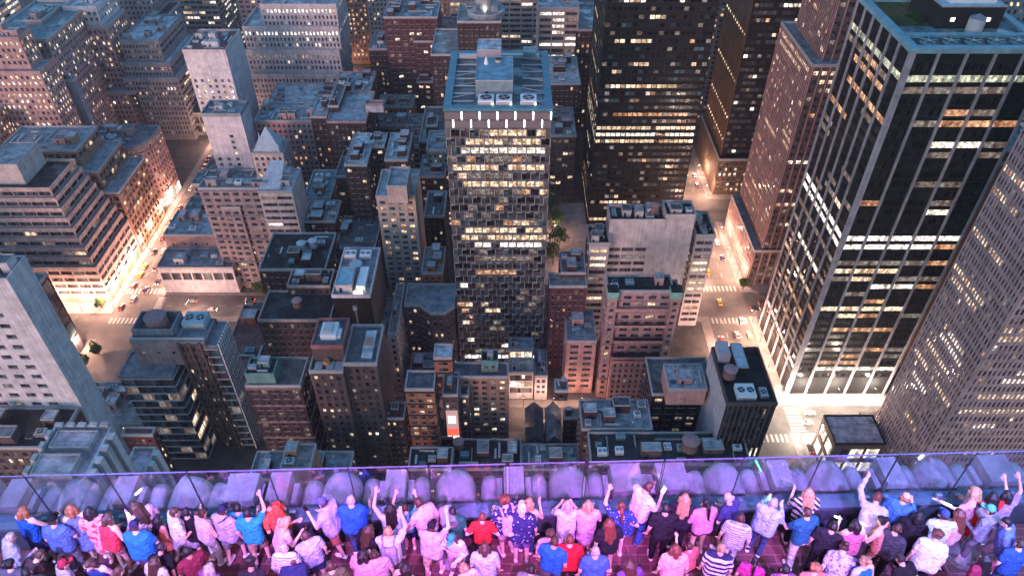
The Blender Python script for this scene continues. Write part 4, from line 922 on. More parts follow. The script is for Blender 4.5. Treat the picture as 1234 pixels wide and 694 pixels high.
def pyr():
    off = PY.location; x0, x1, y0, y1, z = PYT[0][0][0][0]+1, PYT[0][0][1][0]-1, PYT[0][0][0][1]+1, PYT[0][0][2][1]-1, PYT[0][1]
    m = MB(); c = ((x0+x1)/2, (y0+y1)/2, z+13); q = surf('pyramid_slate', (.32, .42, .47), .7, .15, .4)
    P = [(x0, y0, z+1.3), (x1, y0, z+1.3), (x1, y1, z+1.3), (x0, y1, z+1.3)]
    for i in range(4): m.poly([P[i], P[(i+1) % 4], c], q)
    m.box(x0+.2, x1-.2, y0+.2, y1-.2, z-.05, z+1.28, wallmat('cream')); m.build('pyramid_roof', PY, off=off)
    for x, y in ((x1-1, y0+.2), (x0+.5, y1)):
        m = MB(); m.frustum(x, y, z, z+5.5, 1.1, .15, q, 8); m.build('turret', PY, off=off)
pyr()
bld('brick_building', 'dark brick block with bright roof skylights', [('w', -146, -108, 376, 398, 48)], 'pink', 'tar', 'punch', items=14, lit=0.0744, side='punch', mix='wo')
bld('apartment_building', 'tall dark narrow block right of the skylight roof', [('w', -104, -98, 380, 420, 55)], 'darkbrick', 'tar', 'punch', items=2, lit=0.062, mix='o')
bld('canopy_building', 'low hall with a grey roof and a glowing glass front by the lit garden', [('w', -232, -193, 446, 458, 16)], 'grey', 'slate', 'shop', lit=1, mix='gwl', items=1)
# ---- far left
MM_T = [('w', -270, -203.2, 277, 317, 19.5)]
MM, T = bld('office_building', 'broad terraced office of stacked pale ledges stepping up from the avenue corner', [('w', -290, -203.2, 277, 317, 21)]+[('w', -290, -203.2-1.75*k, 277+1.75*k, 317, 21+4.6*k, 21+4.6*(k-1)) for k in range(1, 9)], 'rose', 'black', 'ribbon', side='ribbon', lit=0.015, rows=.03, mix='w', items=0, par=1.5, coping='rose', st=dict(fh=4.0, wh=2.3, sill=1.2, rec=.5, sub=6), base=.1, top=.3, t0=dict(st=dict(fh=4.2, wh=2.2, sill=1.2, rec=.5)), fr=0)
bulkhead(MM, -245, -231, 296, 316, 57.8, 11, wallmat('cream'), roofmat('slate'), False)
bld('office_building', 'brown arcade building with tall arched bays along the avenue', [('w', -262, -203, 318, 353, 38), ('w', -262, -212, 322, 353, 48, 38), ('w', -262, -222, 328, 353, 57, 48)], 'tan', 'tar', 'loft', side='loft', lit=0.06, mix='w', items=3, ledge=(3, wallmat('tan'), .4))
def rounded(x0, x1, y0, y1, r=11, n=7):
    return [(x0, y0), (x1-r, y0)]+[(x1-r+r*math.sin(a), y0+r-r*math.cos(a)) for a in [math.pi/2*i/n for i in range(1, n)]]+[(x1, y0+r), (x1, y1), (x0, y1)]
LL, T = bld('office_building', 'pink stone building with a rounded corner glowing at street level', [('p', rounded(-238, -203, 357, 381), 42)], 'pink', 'slate', 'punch', side='punch', lit=0.062, rows=.1, mix='wwn', floors={2: (2, 40, 'w'), 1: (0, 9, 'm')}, coping='blue', mg=.05, base=7, ledge=(4, wallmat('pink'), .4))
roof_fit(LL, -236, -213, 360, 380, 42, wallmat('pink'), 9, random.Random(5))
m = MB()
for i in range(len(T[0][0])):
    P = T[0][0]; a = P[i]; b = P[(i+1) % len(P)]
    if a[1] > 378 and b[1] > 378: continue
    d = Vector(b)-Vector(a); L = d.length; d /= L; nn = Vector((d.y, -d.x))
    k = max(1, int(L/4.2))
    for j in range(k):
        s0, s1 = L*j/k+.25, L*(j+1)/k-.25
        p, q = Vector(a)+d*s0+nn*.06, Vector(a)+d*s1+nn*.06
        m.quad((*p, .6), (*q, .6), (*q, 6.2), (*p, 6.2), WM['l'])
m.build('shop_window', LL, off=LL.location)
DD, T = bld('office_tower', 'big pink stepped tower with rows of lit windows at the left edge', [('d', -60, 48, 88, 376, 394), ('d', -60, 22, 47, 380, 393, 1)], 'pink', 'slate', 'punch', 'tower', lit=.36, rows=.12, mix='wwwwn', items=5, side='punch', coping='pink')
bld('office_building', 'pink block with lit windows in front of the big stepped tower', [('w', -340, -283, 357, 375, 58)], 'pink', 'tar', 'punch', lit=.35, rows=.1, mix='wwm', items=4)
bld('office_building', 'pale blue sided slab wedged between the two pink towers', [('d', 72, 88, 98, 396, 401)], 'blue', 'pale', 'blank', side='sparse', items=2)
CC, T = bld('office_tower', 'tall pink brick tower with a pale stone crown', [('d', 60, 164, 113, 440, 476), ('d', 74, 128, 34, 446, 474, 1), ('d', 76, 116, 11, 446.5, 473.5, 1), ('d', 54, 73, 20, 450, 472)], 'pink', 'pale', 'punch', 'tower', lit=.26, rows=.08, mix='wwwn', items=3, side='punch', t2=dict(wall='white', coping='white', lit=.1), par=1.6)
bld('office_building', 'beige stone building with a teal stepped roof in the top left corner', [('d', -20, 56, 49, 402, 462), ('d', 30, 50, 26, 425, 450, 1)], 'mauve', 'teal', 'punch', lit=0.124, mix='wn', items=5, side='punch')
GG_, T = bld('office_tower', 'grey office tower of dense window grids between pale floor bands', [('d', 148, 214, 96, 440, 492), ('d', 146, 205, 78, 443, 491, 1), ('d', 144, 191, 51, 447, 490, 1)], 'grey', 'pale', 'dense', 'tower', side='ribbon', lit=0.03, rows=.1, mix='wnm', items=4, coping='blue', par=1.4)
bld('office_tower', 'grey tower with punched windows behind the dense grid tower', [('d', 136, 176, -14, 502, 540), ('d', 176.5, 202, 20, 504, 530)], 'grey', 'tar', 'punch', 'tower', lit=0.093, mix='wn', items=4, side='punch')
bld('office_tower', 'beige office with bright glazed bands at the top beside the white tower', [('d', 192, 258, -8, 560, 600)], 'beige', 'slate', 'band', 'tower', lit=0.186, rows=.6, mix='wnn', items=4, side='ribbon', st=dict(bay=5))
bld('office_tower', 'bright floodlit pale roof block in the far top left corner', [('w', -440, -372, 520, 560, 92)], 'cream', 'pale', 'band', 'tower', lit=0.8, rows=.6, mix='wn', items=5)
bld('glass_building', 'dark glass shed with a floodlit front beside the avenue at the left', [('w', -262, -203, 222, 246, 44)], 'dark', 'slate', 'glasslab', side='glasslab', lit=0.04, rows=.0, mix='w', dark='ddb', items=4, coping='blue', fr=0, st=dict(fh=8.4, wh=7.6, bay=7.5))
bld('glass_building', 'dark bronze glass block at the left edge below the terraces', [('w', -300, -264, 232, 262, 60)], 'bronze', 'tar', 'office', lit=0.124, rows=.2, mix='wn', items=3)
# ---- top centre left
RR, T = bld('office_tower', 'wide pale office of many small windows stepping up in long terraces', [('d', 298, 410, 92, 452, 492), ('d', 296, 409, 63, 454, 491, 1), ('d', 292, 408, 35, 456, 490, 1), ('d', 313, 405, 8, 458, 489, 1)], 'lime', 'slate', 'fine', 'tower', side='small', lit=0.062, rows=.0, mix='nm', items=4, coping='lime', par=1.5, st=dict(bay=2.4, ww=.5), t2=dict(floors={1: 'l'}), t1=dict(floors={1: 'm'}), t3=dict(floors={1: 'l', 4: 'l'}))
bld('office_building', 'beige building with scattered warm windows beside an orange lit street', [('w', -106, -76, 540, 580, 92)], 'beige', 'tar', 'punch', lit=0.124, rows=.05, mix='wwn', items=3)
bld('office_building', 'beige brown block deep behind the maroon buildings', [('w', -136, -110, 560, 600, 84)], 'tan', 'tar', 'punch', lit=0.186, mix='wo', items=3)
TT, T = bld('brick_building', 'maroon brick building with a teal roof and a projecting wing', [(462, 527, 22, 3, 80), ('w', -61, -46.8, 444, 451.9, 66), ('w', -60.5, -47.2, 438, 443.9, 42)], 'brick', 'teal', 'pairs', lit=0.0992, rows=.05, mix='wn', items=5, side='punch')
bld('brick_building', 'low red brick building with arched windows lit orange', [('w', -84, -62, 420, 436, 34)], 'orange', 'pale', 'punch', lit=0.093, items=7, mix='o')
bld('office_tower', 'brown striped tower between the maroon brick building and the banded office', [('w', -58, -47, 545, 575, 96)], 'tan', 'tar', 'slot', 'tower', lit=0.062, items=1, pier=(.9, .5, wallmat('pink'), 2))
bld('office_tower', 'banded beige office behind the round tank house', [('w', -45, 24, 530, 570, 104)], 'beige', 'tar', 'band', 'tower', lit=0.124, rows=.35, mix='wn', items=3, st=dict(bay=8.5))
TK, T = bld('apartment_building', 'dark tower top with a large round tank on a circular roof', [('w', -45, -6, 392, 428, 80), ('w', -30, -6, 398, 424, 96, 80)], 'darkbrick', 'slate', 'punch', lit=0.062, items=3)
def tk():
    off = TK.location; x, y, z = -14.5, 411, 96
    m = MB(); m.frustum(x, y, z, z+2.5, 10.5, 10.5, wallmat('blue'), 32, cap=roofmat('slate')); m.frustum(x, y, z+2.5, z+3.1, 10.8, 10.8, COPE, 32, cap=roofmat('slate')); m.build('round_roof', TK, off=off)
    m = MB(); m.frustum(x-1, y+3, z+3.1, z+17, 4.9, 4.9, surf('tank_concrete', (.3, .31, .33), .85, .15, .5, .2), 28); m.build('water_tank', TK, off=off)
    m = MB(); m.frustum(x-1, y+3, z+17.01, z+17.6, 5.1, 5.1, COPE, 28, cap=DARKMETAL); m.build('tank_lid', TK, off=off)
    m = MB(); m.box(x-7, x-5, y-5, y-3, z+3.1, z+6, wallmat('blue')); m.build('roof_bulkhead', TK, off=off); m = MB(); m.box(x+3, x+6.5, y-6, y-3.5, z+3.1, z+6.5, wallmat('blue')); m.build('roof_bulkhead', TK, off=off)
    m = MB(); m.frustum(x-.5, y-3, z+3.1, z+3.6, .5, .5, emit('flood_lamp', (.95, 1, .8), 12), 10); m.build('roof_lamp', TK, off=off)
tk()
bld('office_tower', 'beige banded building with brightly lit floors left of the near black tower', [('d', 649, 698, 11, 452, 490)], 'beige', 'slate', 'band', 'tower', lit=0.186, rows=.4, mix='wnl', items=2, st=dict(bay=7), floors={6: 'l', 8: 'n', 10: 'n', 11: 'w', 14: 'n'})
bld('apartment_building', 'narrow brown building with a big framed window above the small plaza', [('w', 21.5, 36, 366, 400, 44)], 'brown', 'slate', 'office', lit=0.06, items=3, mix='w')
bld('apartment_building', 'dark low building behind the narrow brown one beside the central tower', [('w', 16, 40, 402, 440, 58)], 'darkbrick', 'pale', 'punch', lit=0.062, items=4, mix='wo')
bld('apartment_building', 'jumble of teal roofs left of the central tower roof', [('w', -44, -27, 330, 350, 56)], 'teal', 'tar', 'small', lit=0.248, items=3, mix='wo')
# fill for the far blocks behind the named towers
fb = random.Random(4)
FARL = ['dim brown block', 'grey stone block', 'dark brick block', 'beige block', 'pale concrete block', 'mauve stone block']
FARW = ['brown', 'grey', 'darkbrick', 'beige', 'lime', 'mauve']
FARP = [(-330, -290, 620, 650, 66), (-200, -160, 540, 580, 66), (-150, -120, 640, 690, 96), (-196, -168, 620, 660, 60), (-108, -70, 610, 650, 70), (-40, 30, 640, 700, 90), (40, 95, 452, 500, 70), (-95, -66, 470, 500, 50), (-60, -20, 470, 500, 60), (125, 180, 460, 500, 90), (190, 240, 300, 340, 60), (200, 250, 500, 540, 80), (-420, -350, 450, 500, 70), (-400, -345, 380, 430, 60), (-330, -290, 300, 350, 40), (-150, -110, 404, 440, 40), (-96, -66, 340, 372, 34), (-90, -50, 404, 418, 30), (-64, -48, 376, 400, 32), (260, 330, 420, 470, 80)]
FARS = ['behind the far left roofs', 'behind the square white tower', 'at the far end behind the pale terraced office', 'past the lit garden', 'behind the maroon brick building', 'closing the top centre', 'behind the near black tower', 'between the maroon buildings', 'behind the round tank house', 'behind the bronze flanked tower', 'behind the narrow red brown building', 'beyond the scattered lamps', 'beyond the far left tower', 'left of the big stepped pink tower', 'left behind the terraces', 'behind the skylight roof', 'beside the orange lit side wall', 'behind the orange arched windows', 'left of the round tank house', 'at the far right edge']
for (x0, x1, y0, y1, h), s_ in zip(FARP, FARS):
    k = fb.randrange(6)
    bld('office_building', FARL[k]+' '+s_, [('w', x0, x1, y0, y1, h)], FARW[k], fb.choice(['tar', 'slate', 'pale']), fb.choice(['punch', 'pairs', 'office']), lit=0.124, rows=.08, mix='wwno', items=5, side='punch')
# ---- the lit billboard on the dark building
m = MB(); m.box(-24.6, -20.2, 175.4, 175.9, 21, 37, emit('billboard_white', (.85, .5, .5), .16)); bb_ = m.build('billboard', None)
bbo = tag(bb_, 'tall lit billboard with a red band on the wall of the dark building', 'billboard')
m = MB(); m.box(-24.6, -20.2, 175.3, 175.38, 23, 27, emit('billboard_red', (1, .09, .05), .4)); m.box(-24.6, -20.2, 175.3, 175.38, 21.2, 22.6, emit('billboard_foot', (1, .9, .8), .5)); m.box(-24, -21, 175.3, 175.38, 30, 34.5, emit('billboard_mark', (.9, .85, .9), .3)); c_ = m.build('picture_panel', bb_)
bld('apartment_building', 'small dark house squeezed between the tall brown tower and the slim orange building', [(462, 487, 505, 486, 34)], 'darkbrick', 'slate', 'small', lit=.06, items=3)
bld('apartment_building', 'low dark yard building below the billboard', [(524, 546, 528, 506, 22)], 'darkbrick', 'tar', 'small', lit=.05, items=3)
bld('commercial_building', 'low dark roofs left of the white lit terraces across the narrow street', [('w', -44, -27, 213, 226, 15)], 'darkbrick', 'tar', 'small', lit=.08, items=6)
bld('apartment_building', 'dark low roofs between the slim black tower and the bayed building', [('w', -66, -47, 213, 229, 20)], 'darkbrick', 'tar', 'small', lit=.05, items=4) if 0 else None
# ------------------------------------------------------------------ windows of all facades
WMESH = {}
def win_quads(mb, w, h, sub, mk, fr, tf):
    f = FRAMEW if fr else FRAME
    def q(x0, x1, z0, z1, d, mat):
        mb.quad(tf(x0, z0, d), tf(x1, z0, d), tf(x1, z1, d), tf(x0, z1, d), mat)
    q(-w/2, w/2, -h/2, h/2, 0, f)
    t = min(.09, w*.06); n = max(1, sub); pw = (w-t)/n
    split = h > 1.5 and w/n < 1.6 and n <= 3
    for k in range(n):
        x0 = -w/2+t+k*pw; x1 = x0+pw-t
        if split:
            q(x0, x1, -h/2+t, -.03, .03, WM[mk]); q(x0, x1, .03, h/2-t, .045, WM[mk])
        else: q(x0, x1, -h/2+t, h/2-t, .03, WM[mk])
def finish_windows():
    C = np.array([[w[1]+w[10]*.4, w[2]+w[11]*.4, w[3]] for w in WIN]); cam = np.array([0, 0, HC])
    D = C-cam; vis = np.ones(len(C), bool)
    N = np.array([[w[10], w[11]] for w in WIN])
    vis &= (N[:, 0]*-D[:, 0]+N[:, 1]*-D[:, 1]) > 0
    dep = C[:, 1]*CT-(C[:, 2]-HC)*ST
    px = 617+FPX*C[:, 0]/dep; py = 347-FPX*(C[:, 1]*ST+(C[:, 2]-HC)*CT)/dep
    vis &= (px > -4) & (px < 1238) & (py > -4) & (py < 590)
    for x0, x1, y0, y1, z0, z1, o in BOX:
        if not vis.any(): break
        e = .05
        with np.errstate(divide='ignore', invalid='ignore'):
            ta = (np.array([x0+e, y0+e, z0])-cam)/D; tb = (np.array([x1-e, y1-e, z1])-cam)/D
        tn = np.minimum(ta, tb).max(1); tx = np.maximum(ta, tb).min(1)
        vis &= ~((tn < tx) & (tx > 0) & (tn < .999))
    wpx = np.array([w[5] for w in WIN])*FPX/dep*np.abs(-N[:, 1]*D[:, 1]/np.linalg.norm(D[:, :2], axis=1)+-N[:, 0]*D[:, 0]/np.linalg.norm(D[:, :2], axis=1))
    by = {}
    for i, w in enumerate(WIN): by.setdefault(w[0].name, []).append(i)
    cnt = 0
    for nm, ids in by.items():
        root = WIN[ids[0]][0]; ox, oy, oz = root.location
        sel = sorted([i for i in ids if vis[i]], key=lambda i: -wpx[i]*WIN[i][6]*FPX/dep[i])
        big = sel[:100]; bs = set(big)
        for i in big:
            _, x, y, z, ang, w, h, sub, mk, fr, nx, ny = WIN[i]
            key = (w, h, sub, mk, fr)
            if key not in WMESH:
                mb = MB(); win_quads(mb, w, h, sub, mk, fr, lambda a, c, d: (a, -d, c)); WMESH[key] = mb.mesh('window')
            o = bpy.data.objects.new('window', WMESH[key]); COL.objects.link(o); o.parent = root
            o.location = (x-ox, y-oy, z-oz); o.rotation_euler = (0, 0, ang); cnt += 1
        rest = [i for i in ids if i not in bs]
        if rest:
            mb = MB()
            for i in rest:
                _, x, y, z, ang, w, h, sub, mk, fr, nx, ny = WIN[i]
                ca, sa = math.cos(ang), math.sin(ang)
                win_quads(mb, w, h, sub, mk, fr, lambda a, c, d: (x+a*ca+nx*d, y+a*sa+ny*d, z+c))
            o = mb.build('window', root, off=root.location)
            if any(vis[i] for i in rest) or len(rest) > 1: o['kind'] = 'stuff'
    print('WINDOWS', len(WIN), 'visible', int(vis.sum()), 'objects', cnt)
finish_windows()

# ------------------------------------------------------------------ ground, streets
ASPH = surf('asphalt', (.105, .098, .095), .75, .3, .12, 0, 0, None, .4)
PAVE = surf('pavement_concrete', (.20, .185, .18), .85, .2, .35)
LOT = surf('yard_ground', (.09, .085, .082), .9, .3, .2)
PAINT = surf('road_paint', (.42, .4, .38), .7, .15, 1.2)
m = MB(); m.quad((-6000, -3000, 0), (6000, -3000, 0), (6000, 9000, 0), (-6000, 9000, 0), LOT); tag(m.build('ground'), kind='structure')
def sheet(name, rects, z, mat):
    m = MB()
    for x0, x1, y0, y1 in rects: m.quad((x0, y0, z), (x1, y0, z), (x1, y1, z), (x0, y1, z), mat)
    return tag(m.build(name), kind='structure')
sheet('avenue', [(97.5, 117.5, -50, 900), (-199.5, -181, 165, 440)], .004, ASPH)
ST1 = (192, 209); ST2 = (263, 285); ST3 = (343, 371)
sheet('cross_street', [(117.5, 420, 194, 209), (117.5, 420, 266, 284), (117.5, 420, 346, 369), (-181, 97.5, 195, 208), (-181, 97.5, 266, 282), (-500, -199.5, 250, 268)], .004, ASPH)
def pavement(x0, x1, y0, y1):
    m = MB(); m.box(x0, x1, y0, y1, -.2, .13, PAVE); return tag(m.build('pavement'), kind='structure')
for a in ((117.5, 121.4, 209, 266), (121.4, 166, 209, 215.9), (117.5, 121.4, 284, 346), (121.4, 190, 284, 289.9), (117.5, 121.4, 369, 440), (121.4, 176, 369, 373.9), (117.5, 146, 188.6, 194), (117.5, 124.3, 172, 188.5), (93, 97.5, 208, 266), (93, 97.5, 282, 420), (-203.1, -199.5, 268, 440), (-181, -178.1, 282, 400), (-203, -199.5, 215, 250), (-178, 93, 208, 212.4), (-178, 93, 282, 284), (-178, 93, 190, 195), (-178, 93, 262.2, 266), (-199.4, -181, 440, 446)): pavement(*a)
st = []
for k in range(9): st += [(118.6, 124.8, 195.2+k*1.5, 195.9+k*1.5), (98.6+k*2.05, 99.5+k*2.05, 189.5, 193.5), (98.6+k*2.05, 99.5+k*2.05, 209.8, 213.2), (98.6+k*2.05, 99.5+k*2.05, 261, 265), (98.6+k*2.05, 99.5+k*2.05, 285, 289), (-198.6+k*2, -197.7+k*2, 283, 287), (-198.6+k*2, -197.7+k*2, 261, 265), (-180.4, -176.4, 267+k*1.55, 267.7+k*1.55)]
for y in range(215, 900, 9):
    if y < 262 or 290 < y < 342 or y > 374: st += [(103.9, 104.15, y, y+3.5), (110.7, 110.95, y, y+3.5)]
for y in range(288, 438, 9): st += [(-193.6, -193.35, y, y+3.5), (-187.3, -187.05, y, y+3.5)]
for x in range(126, 400, 9): st += [(x, x+3.5, 201.4, 201.6)]
for x in range(-175, 90, 9): st += [(x, x+3.5, 201.4, 201.6), (x, x+3.5, 273.9, 274.1)]
sheet('road_marking', st, .008, PAINT)
sheet('plaza', [(-262, -203.2, 268.2, 276.8), (-203.1, -183, 205, 214), (16, 43, 290, 365), (125, 165, 209.2, 215.8)], .14, surf('plaza_stone', (.34, .29, .26), .85, .2, .3))

# ------------------------------------------------------------------ street lamps
LAMPM = emit('street_lamp_glow', (1, .84, .62), 14)
def street_lamp(x, y, label, rz=0):
    r = empty('street_lamp', (x, y, .0), rz); tag(r, label, 'street lamp', 'street lamps along the bright streets')
    m = MB(); m.tube((0, 0, 0), (0, 0, 7.6), .12, .08, DARKMETAL, 6); m.tube((0, 0, 7.55), (1.8, 0, 8.2), .07, .06, DARKMETAL, 5); m.frustum(0, 0, 0, .6, .26, .2, DARKMETAL, 8); m.build('post', r)
    m = MB(); m.box(1.4, 2.4, -.22, .22, 8.05, 8.25, DARKMETAL); m.box(1.45, 2.35, -.2, .2, 7.97, 8.045, LAMPM); m.build('lamp_head', r)
    return r
LMP = []
SL = [(118.4, 214, 0), (118.4, 232, 0), (118.4, 248, 0), (118.4, 262, 0), (118.4, 296, 0), (118.4, 312, 0), (118.4, 330, 0), (118.4, 372, 0), (118.4, 395, 0), (96.5, 222, 1), (96.5, 244, 1), (96.5, 290, 1), (96.5, 318, 1), (96.5, 338, 1), (96.5, 372, 1),
      (128, 210, 2), (142, 210, 2), (158, 210, 2), (120.6, 190.6, 2), (135, 192, 2), (150, 192, 2), (-200.3, 272, 0), (-200.3, 284, 0), (-200.3, 296, 0), (-200.3, 308, 0), (-200.3, 320, 0), (-200.3, 334, 0), (-200.3, 350, 0), (-200.3, 366, 0), (-180.2, 288, 1), (-180.2, 306, 1), (-180.2, 330, 1), (-180.2, 350, 1),
      (-215, 270, 2), (-230, 270, 2), (-201.5, 224, 3), (-201.5, 240, 2), (-160, 265.2, 2), (-131, 265.2, 2), (-105, 265.2, 2), (-240, 440, 2), (-270, 440, 2), (-300, 440, 2), (-225, 440, 2), (-262, 355.2, 2), (-290, 355.2, 2), (-320, 355.2, 2), (-208, 445, 2), (-118, 520, 2), (-126, 545, 2), (-112, 570, 2), (-20, 209, 3), (5, 209, 3), (18, 209, 3), (30, 209, 3), (24, 330, 2), (30, 300, 2), (-186, 436, 2), (-196, 430, 2)]
for k, (x, y, kind) in enumerate(SL):
    side = ['kerb of the white piered tower', 'kerb facing the white piered tower', 'cross street', 'narrow cross street'][kind] if x > -60 else ['kerb below the pale terraces', 'kerb facing the pale terraces', 'plaza', 'cross street'][kind]
    street_lamp(x, y, 'thin dark street lamp with a glowing head on the '+side, [math.pi, 0, math.pi/2, -math.pi/2][kind])
    LMP.append((x+[-1.9, 1.9, 0, 0][kind], y+[0, 0, 1.9, -1.9][kind]))

# ------------------------------------------------------------------ trees
BARK = surf('tree_bark', (.09, .06, .045), .9, .2, 3)
LEAF = surf('tree_leaf', (.06, .10, .03), .8, .5, .8, 0, 0, (.02, .04, .012))
def tree(x, y, h, r, label, seed, z=.1, group=None):
    q = random.Random(seed); t = empty('tree', (x, y, z)); tag(t, label, 'tree', group)
    m = MB(); m.tube((0, 0, 0), (0, 0, h*.5), .25, .16, BARK, 7)
    for k in range(6):
        a = q.uniform(0, 6.28); m.tube((0, 0, h*q.uniform(.3, .48)), (r*.6*math.cos(a), r*.6*math.sin(a), h*q.uniform(.6, .85)), .12, .04, BARK, 5)
    m.build('trunk', t)
    m = MB()
    cl = [(q.uniform(-1, 1)*r*.65, q.uniform(-1, 1)*r*.65, h*q.uniform(.48, .9), r*q.uniform(.28, .5)) for _ in range(15)]
    for cx, cy, cz, cr in cl:
        for _ in range(70):
            v = Vector((q.gauss(0, 1), q.gauss(0, 1), q.gauss(0, .8))).normalized()*cr*q.uniform(.6, 1.05); c = Vector((cx, cy, cz))+v
            a = Vector((q.gauss(0, 1), q.gauss(0, 1), q.gauss(0, 1))).normalized()*.28; b = a.orthogonal().normalized()*.24
            m.quad(tuple(c-a-b), tuple(c+a-b), tuple(c+a+b), tuple(c-a+b), LEAF)
    m.build('crown', t)
TR = [(23, 352, 14, 6, 'tall tree at the far end of the small plaza'), (23, 338, 15, 6.5, 'broad tree in the middle of the small plaza'), (25, 322, 13, 6, 'tree with a lamp lit crown in the small plaza'), (22, 307, 14, 6, 'dark tree at the near end of the small plaza'), (-196, 231, 8, 3.4, 'small green tree on the floodlit plaza, nearest the pale slab'), (-194, 240, 7, 3, 'small green tree on the floodlit plaza, nearest the crossing'),
      (-128, 283.2, 8, 4, 'dark tree left of a pair at the foot of the stepped mauve building'), (-120, 283.4, 8, 4, 'dark tree right of a pair at the foot of the stepped mauve building'), (119.4, 286.5, 6, 2.6, 'little tree at the corner below the brown podium'), (-185, 443, 9, 4, 'tree lit green in the garden by the glowing hall'), (-196, 441.5, 8, 3.6, 'smaller tree in the garden by the glowing hall'), (-206, 272, 6, 2.4, 'small tree at the lit terrace corner')]
for k, a in enumerate(TR): tree(*a, seed=k+5)

# ------------------------------------------------------------------ vehicles
TYRE = plain('tyre_rubber', (.015, .015, .016), .8); GLASS = glass_dark('car_glass', (.02, .025, .03))
TAIL = emit('tail_lamp', (1, .06, .03), 6); HEAD = emit('head_lamp', (1, .95, .85), 8)
CARS = []
def car(x, y, rz, label, col, kind='car'):
    r = empty('parked_car' if kind == 'car' else kind, (x, y, .01), rz); CARS.append(r); tag(r, label, 'car' if kind == 'car' else 'bus')
    pm = plain('car_paint_%d_%d_%d' % tuple(int(c*99) for c in col), col, .3, .1, .6)
    L, W = (4.5, 1.8) if kind == 'car' else (12, 2.55)
    m = MB()
    if kind == 'car':
        pr = [(-2.25, .3), (2.25, .3), (2.25, .72), (1.15, .92), (.55, 1.42), (-1.1, 1.45), (-1.75, .98), (-2.25, .9)]
        for i in range(len(pr)):
            a, b = pr[i], pr[(i+1) % len(pr)]
            wa = .78 if a[1] > 1.2 else .9; wb = .78 if b[1] > 1.2 else .9
            m.quad((a[0], -wa, a[1]), (a[0], wa, a[1]), (b[0], wb, b[1]), (b[0], -wb, b[1]), pm)
        for s in (-1, 1): m.poly([(p[0], s*(.78 if p[1] > 1.2 else .9), p[1]) for p in (pr if s < 0 else pr[::-1])], pm)
        m.build('body', r)
        g = MB(); g.quad((1.08, -.76, .98), (1.08, .76, .98), (.63, .7, 1.38), (.63, -.7, 1.38), GLASS); g.quad((-1.7, .74, 1.05), (-1.7, -.74, 1.05), (-1.2, -.7, 1.4), (-1.2, .7, 1.4), GLASS)
        for v in range(len(g.v)): g.v[v] = (g.v[v][0]+(.06 if g.v[v][0] > 0 else -.06), g.v[v][1], g.v[v][2]+.03)
        g.build('windscreen', r); wx = (1.4, -1.4); hz = .68
    else:
        m.box(-6, 6, -1.27, 1.27, .4, 3.0, pm); m.box(-4.5, 4.5, -.8, .8, 2.99, 3.25, pm); m.build('body', r)
        g = MB()
        for s in (-1.28, 1.255): g.box(-5.4, 5.4, s, s+.025, 1.5, 2.5, GLASS)
        g.box(5.99, 6.03, -1.1, 1.1, 1.3, 2.6, GLASS); g.build('windscreen', r); wx = (4, -3.6); hz = .9
    for a in wx:
        for s in (-1, 1):
            w = MB(); w.tube((a, s*(W/2-.22), .33), (a, s*(W/2+.02), .33), .33, .33, TYRE, 12); w.build('wheel', r)
    for s in (-1, 1):
        w = MB(); w.box(L/2-.02, L/2+.03, s*W*.36-.16, s*W*.36+.16, hz-.1, hz+.06, HEAD); w.build('headlight', r)
        w = MB(); w.box(-L/2-.03, -L/2+.02, s*W*.36-.16, s*W*.36+.16, hz, hz+.14, TAIL); w.build('tail_light', r)
h = math.pi/2
for a in ((120.0+9, 204.6, 0, 'white car waiting at the crossing beside the bus', (.6, .6, .6)), (126.5, 199.2, math.pi, 'silver car leaving the crossing below the white piers', (.35, .36, .38)), (152, 198.5, math.pi, 'small white car behind the long pale bus', (.55, .55, .55)), (160.5, 205, 0, 'dark car at the far kerb under the white piered tower', (.03, .03, .035)), (123.5, 186, h, 'black car nosing past the pavilion', (.02, .02, .02)),
          (108, 240, h, 'dark red tailed car mid avenue near the white piers', (.06, .03, .03)), (101, 229, h, 'grey car in the kerb lane of the right avenue', (.2, .2, .2)), (113, 262.5, -h, 'white van sized car stopped at the zebra stripes', (.5, .5, .48)), (122, 271, 0, 'black car turning in front of the brown podium', (.02, .02, .022)), (127, 275, 0, 'dark grey car queued behind the turning black car', (.06, .06, .065)), (133, 271.5, 0, 'third car queued beside the brown podium, dark blue', (.02, .03, .06)), (104, 300, h, 'yellow taxi far up the right avenue', (.6, .38, .03)), (110, 325, -h, 'white car farthest up the right avenue', (.5, .5, .5)),
          (-190.5, 303, -h, 'dark red car on the left avenue beside the terraces', (.2, .03, .02)), (-196.5, 330, h, 'red tailed car parked along the arcade', (.12, .03, .03)), (-196.8, 338, h, 'orange taxi parked along the arcade', (.55, .25, .03)), (-197, 346, h, 'black car parked farthest along the arcade', (.03, .03, .03)), (-185, 292, -h, 'dark car at the corner of the white low building', (.03, .03, .04)), (-192, 318, h, 'silver car in the middle lane of the left avenue', (.4, .4, .42)),
          (-150, 270.5, 0, 'white car on the narrow street under the mauve building', (.5, .5, .5)), (-133, 277.5, math.pi, 'dark car under the street trees', (.03, .03, .03)), (-162, 277, math.pi, 'grey car by the street lamp at the left crossing', (.2, .2, .22)), (14, 199.5, 0, 'pale car on the lit street below the white terraces', (.5, .48, .45))): car(*a)
car(139.5, 197.5, 0, 'long pale bus parked beside the pavilion roof', (.55, .55, .57), 'bus')
car(155.5, 202.2, math.pi, 'dark tour bus in front of the white piered tower', (.06, .05, .05), 'bus')

